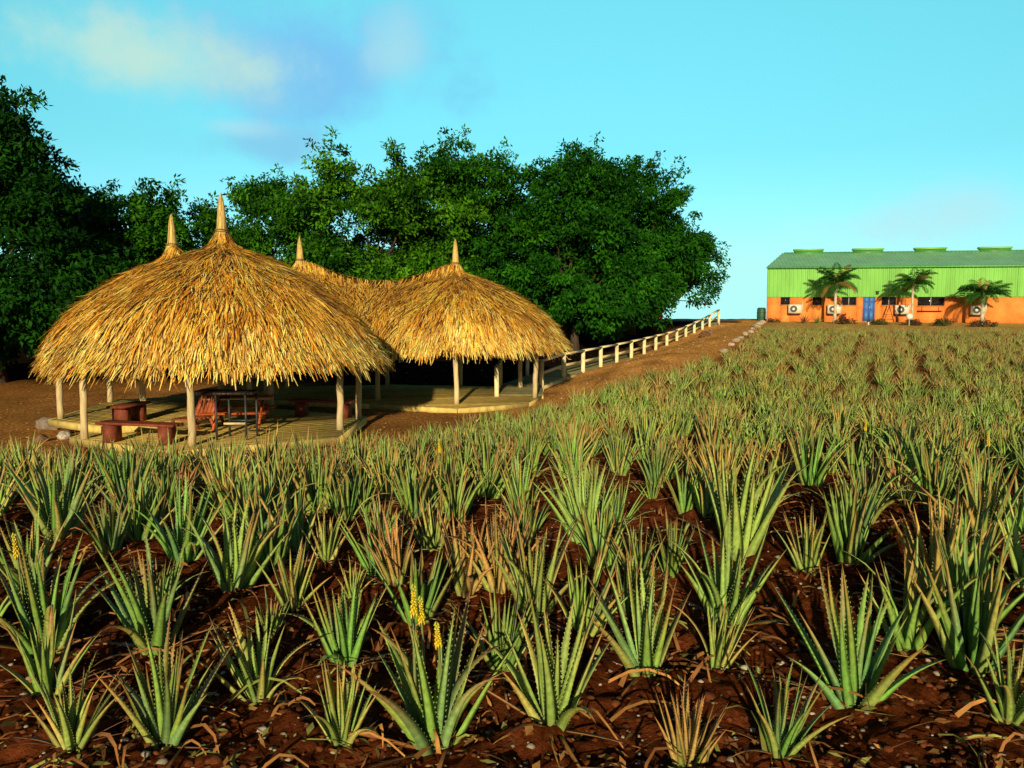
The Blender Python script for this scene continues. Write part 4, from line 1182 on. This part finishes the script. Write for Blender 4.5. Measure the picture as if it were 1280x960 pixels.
def marker():
    b = at(1085.5, 403, 61.0); z = float(H0(b[0], b[1])); root = thing('marker_post', (b[0], b[1], z)); tag(root, 'short white stake with dark cap standing before the blue door', 'stake')
    mb = MB(); mb.box((-.05,-.05,-.4),(.05,.05,.22),(.75,.68,.5)); mb.build('shaft', M['paint'], root)
    mb = MB(); mb.box((-.08,-.08,.222),(.08,.08,.40),(.04,.035,.03)); mb.build('cap', M['paint'], root)
marker()
def easel():
    b = bpt(spx(1111), -.75, BZ); root = thing('folding_ladder', b, BROT); tag(root, 'thin dark folding ladder leaning by the window past the blue door', 'ladder')
    for x0, x1, y0 in ((-.55, -.1, -.2), (.55, .1, -.2), (-.45, -.08, .3), (.48, .08, .3)):
        mb = MB(); mb.beam((x0, y0, 0), (x1, .05, 1.35), .035, .035, (.12, .06, .04)); mb.build('leg', M['dark_metal'], root)
    for t in (.3, .55, .8):
        mb = MB(); mb.beam((-.55 + .45*t, -.2 + .25*t, 1.35*t), (.55 - .45*t, -.2 + .25*t, 1.35*t), .03, .03, (.12, .06, .04)); mb.build('rung', M['dark_metal'], root)
easel()

# ------------------------------------------------------------------ rocks
def rock(px, py, s, label, seed, col=(.44, .36, .25), group='rocks edging the path'):
    random.seed(seed); x, y = ground_hit(px, py)
    bm_v = []; import bmesh
    bm = bmesh.new(); bmesh.ops.create_icosphere(bm, subdivisions=3, radius=1)
    o3 = Vector((seed*3.1, seed*1.7, 0))
    for v in bm.verts:
        k = 1 + .35*noise.noise(v.co*1.1 + o3) + .14*noise.noise(v.co*3.2 + o3); v.co = Vector((v.co.x*1.25*k, v.co.y*k, v.co.z*.72*k))*s
    me = bpy.data.meshes.new('rock'); bm.to_mesh(me); bm.free()
    at_ = me.color_attributes.new('Col', 'FLOAT_COLOR', 'POINT'); n = len(me.vertices)
    at_.data.foreach_set('color', np.tile(np.array([*(np.array(col)*random.uniform(.8, 1.15)), 1.]), n).astype(np.float32))
    me.materials.append(M['stone']); o = bpy.data.objects.new('rock', me); COL.objects.link(o)
    o.location = (x, y, Hs(x, y) + s*.3); o.rotation_euler = (0, 0, random.uniform(0, 6.28)); tag(o, label, 'rock', group)
RL = [(905, 441, .17), (914, 432, .13), (920, 427, .20), (926, 424, .16), (932, 419, .20), (939, 416, .16), (941, 412, .16), (946, 409, .22), (950, 406, .24), (953, 404, .20)]
for i, (a, b, s) in enumerate(RL):
    rock(a, b, s, 'pale rock lining the field edge along the brown path', i + 1)
rock(881, 421, .33, 'dark reddish rock pile beside the upper railing post', 21, (.16, .08, .04))
rock(888, 417, .22, 'smaller brown rock beside the upper railing post', 22, (.20, .11, .06))
rock(65, 536, .28, 'grey boulder beside the raised deck corner', 23, (.20, .16, .12))
rock(80, 548, .16, 'white flat stone on bare soil before the raised deck', 24, (.5, .45, .36))
rock(102, 556, .18, 'brown stone against the front deck corner', 25, (.17, .10, .06))
rock(52, 553, .14, 'small brown stone left of the white flat one', 26, (.17, .10, .06))

# bird over the trees
def bird():
    b = at(350, 229, 45); root = thing('bird', tuple(b), R(60)); tag(root, 'tiny dark bird flying above the low trees', 'bird')
    mb = MB(); mb.tube([(-.11,0,0),(-.06,0,.005),(.02,0,.008),(.08,0,.012),(.115,0,.012),(.14,0,.008)], [.006,.02,.034,.024,.018,.003], 8, (.02,.02,.02)); 
    for s in (-1, 1): mb.block([(.05,s*.02,.015),(.06,s*.12,.05),(.0,s*.22,.03),(-.03,s*.11,.04),(-.03,s*.02,.012)], quads=[[0,1,3,4]], tris=[[1,2,3]], col=(.02,.02,.02))
    mb.build('body', M['paint'], root, smooth=True)
bird()

# ------------------------------------------------------------------ light
sd = Vector((math.sin(SUN_AZ)*math.cos(SUN_EL), math.cos(SUN_AZ)*math.cos(SUN_EL), -math.sin(SUN_EL)))
sl = bpy.data.lights.new('sun', 'SUN'); sl.energy = 5.0; sl.angle = R(.6); sl.color = (1.0, .83, .57)
so = bpy.data.objects.new('sun', sl); COL.objects.link(so); so.rotation_euler = sd.to_track_quat('-Z', 'Y').to_euler(); so.location = (0, -20, 30)
world = bpy.data.worlds.new('World'); scene.world = world; world.use_nodes = True
nt = world.node_tree; N = nt.nodes; L = nt.links
bg = N['Background']; bg.inputs['Strength'].default_value = .1
tc = N.new('ShaderNodeTexCoord'); sep = N.new('ShaderNodeSeparateXYZ'); L.new(tc.outputs['Generated'], sep.inputs[0])
mxz = N.new('ShaderNodeMath'); mxz.operation = 'MAXIMUM'; mxz.inputs[1].default_value = .045; L.new(sep.outputs['Z'], mxz.inputs[0])
cmb = N.new('ShaderNodeCombineXYZ'); L.new(sep.outputs['X'], cmb.inputs[0]); L.new(sep.outputs['Y'], cmb.inputs[1]); L.new(mxz.outputs[0], cmb.inputs[2])
sky = N.new('ShaderNodeTexSky'); sky.sky_type = 'NISHITA'; sky.sun_disc = False; sky.sun_elevation = SUN_EL; sky.sun_rotation = math.pi + SUN_AZ; sky.air_density = 1.0; sky.dust_density = .6; sky.ozone_density = 1.5
L.new(cmb.outputs[0], sky.inputs['Vector'])
CLOUDS = [(385, 88, 250, 92, (.20, .54, .90), .85), (195, 74, 165, 60, (.56, .82, .70), .85), (495, 72, 55, 60, (.42, .76, .86), .7), (330, 180, 120, 30, (.24, .58, .84), .75), (295, 160, 60, 16, (.48, .76, .86), .5), (1110, 282, 110, 30, (.50, .84, .86), .5), (1200, 262, 90, 45, (.52, .80, .84), .55)]
# tint by elevation: pale haze low, turquoise, deep blue overhead
ramp = N.new('ShaderNodeValToRGB'); L.new(mxz.outputs[0], ramp.inputs[0])
SKY_TINT = [(0.0, (.68, 1.36, 1.85)), (.07, (.70, 1.38, 1.7)), (.17, (.66, 1.60, 1.50)), (.34, (.95, 2.36, 1.87)), (.46, (.35, 1.0, 1.0)), (.65, (.14, .32, .42)), (1., (.12, .27, .40))]
cr = ramp.color_ramp
for i, (p, c) in enumerate(SKY_TINT):
    e = cr.elements[i] if i < 2 else cr.elements.new(p)
    e.position = p; e.color = (*[v/2.5 for v in c], 1)
mul = N.new('ShaderNodeVectorMath'); mul.operation = 'MULTIPLY'; L.new(sky.outputs[0], mul.inputs[0]); L.new(ramp.outputs[0], mul.inputs[1])
bk = N.new('ShaderNodeMapRange'); bk.interpolation_type = 'SMOOTHSTEP'; bk.inputs['From Min'].default_value = -.25; bk.inputs['From Max'].default_value = .35; L.new(sep.outputs['Y'], bk.inputs['Value'])
wm = N.new('ShaderNodeMix'); wm.data_type = 'RGBA'; L.new(bk.outputs['Result'], wm.inputs[0]); wm.inputs[6].default_value = (.40/2.5, .42/2.5, .40/2.5, 1); L.new(ramp.outputs[0], wm.inputs[7])
for lk in list(mul.inputs[1].links): L.remove(lk)
L.new(wm.outputs[2], mul.inputs[1])
sc3 = N.new('ShaderNodeVectorMath'); sc3.operation = 'SCALE'; sc3.inputs['Scale'].default_value = 2.5; L.new(mul.outputs[0], sc3.inputs[0]); cur = sc3.outputs[0]
# soft clouds in given compass directions
nz = N.new('ShaderNodeTexNoise'); nz.inputs['Scale'].default_value = 9; nz.inputs['Detail'].default_value = 7; nz.inputs['Roughness'].default_value = .6; L.new(tc.outputs['Generated'], nz.inputs['Vector'])
for (px, py, w, h, colr, amt) in CLOUDS:
    d = Vector(ray(px, py)).normalized()
    sb = N.new('ShaderNodeVectorMath'); sb.operation = 'SUBTRACT'; sb.inputs[1].default_value = d; L.new(tc.outputs['Generated'], sb.inputs[0])
    ml = N.new('ShaderNodeVectorMath'); ml.operation = 'MULTIPLY'; ml.inputs[1].default_value = (FPX/w, FPX/w*.5, FPX/h); L.new(sb.outputs[0], ml.inputs[0])
    ln = N.new('ShaderNodeVectorMath'); ln.operation = 'LENGTH'; L.new(ml.outputs[0], ln.inputs[0])
    ad = N.new('ShaderNodeMath'); ad.operation = 'MULTIPLY_ADD'; ad.inputs[1].default_value = 2.1; L.new(nz.outputs['Fac'], ad.inputs[0]); L.new(ln.outputs['Value'], ad.inputs[2])
    mr = N.new('ShaderNodeMapRange'); mr.interpolation_type = 'SMOOTHERSTEP'; mr.inputs['From Min'].default_value = 1.0; mr.inputs['From Max'].default_value = 2.1; mr.inputs['To Min'].default_value = amt; mr.inputs['To Max'].default_value = 0; L.new(ad.outputs[0], mr.inputs['Value'])
    mx = N.new('ShaderNodeMix'); mx.data_type = 'RGBA'; mx.inputs[7].default_value = (*[v*10 for v in colr], 1)
    L.new(mr.outputs['Result'], mx.inputs[0]); L.new(cur, mx.inputs[6]); cur = mx.outputs[2]
L.new(cur, bg.inputs['Color'])

scene.view_settings.view_transform = 'Standard'; scene.view_settings.look = 'None'; scene.view_settings.exposure = 0; scene.view_settings.gamma = 1
scene.render.engine = 'CYCLES'; scene.cycles.use_denoising = True
scene.cycles.max_bounces = 5; scene.cycles.diffuse_bounces = 1; scene.cycles.glossy_bounces = 2; scene.cycles.transmission_bounces = 3
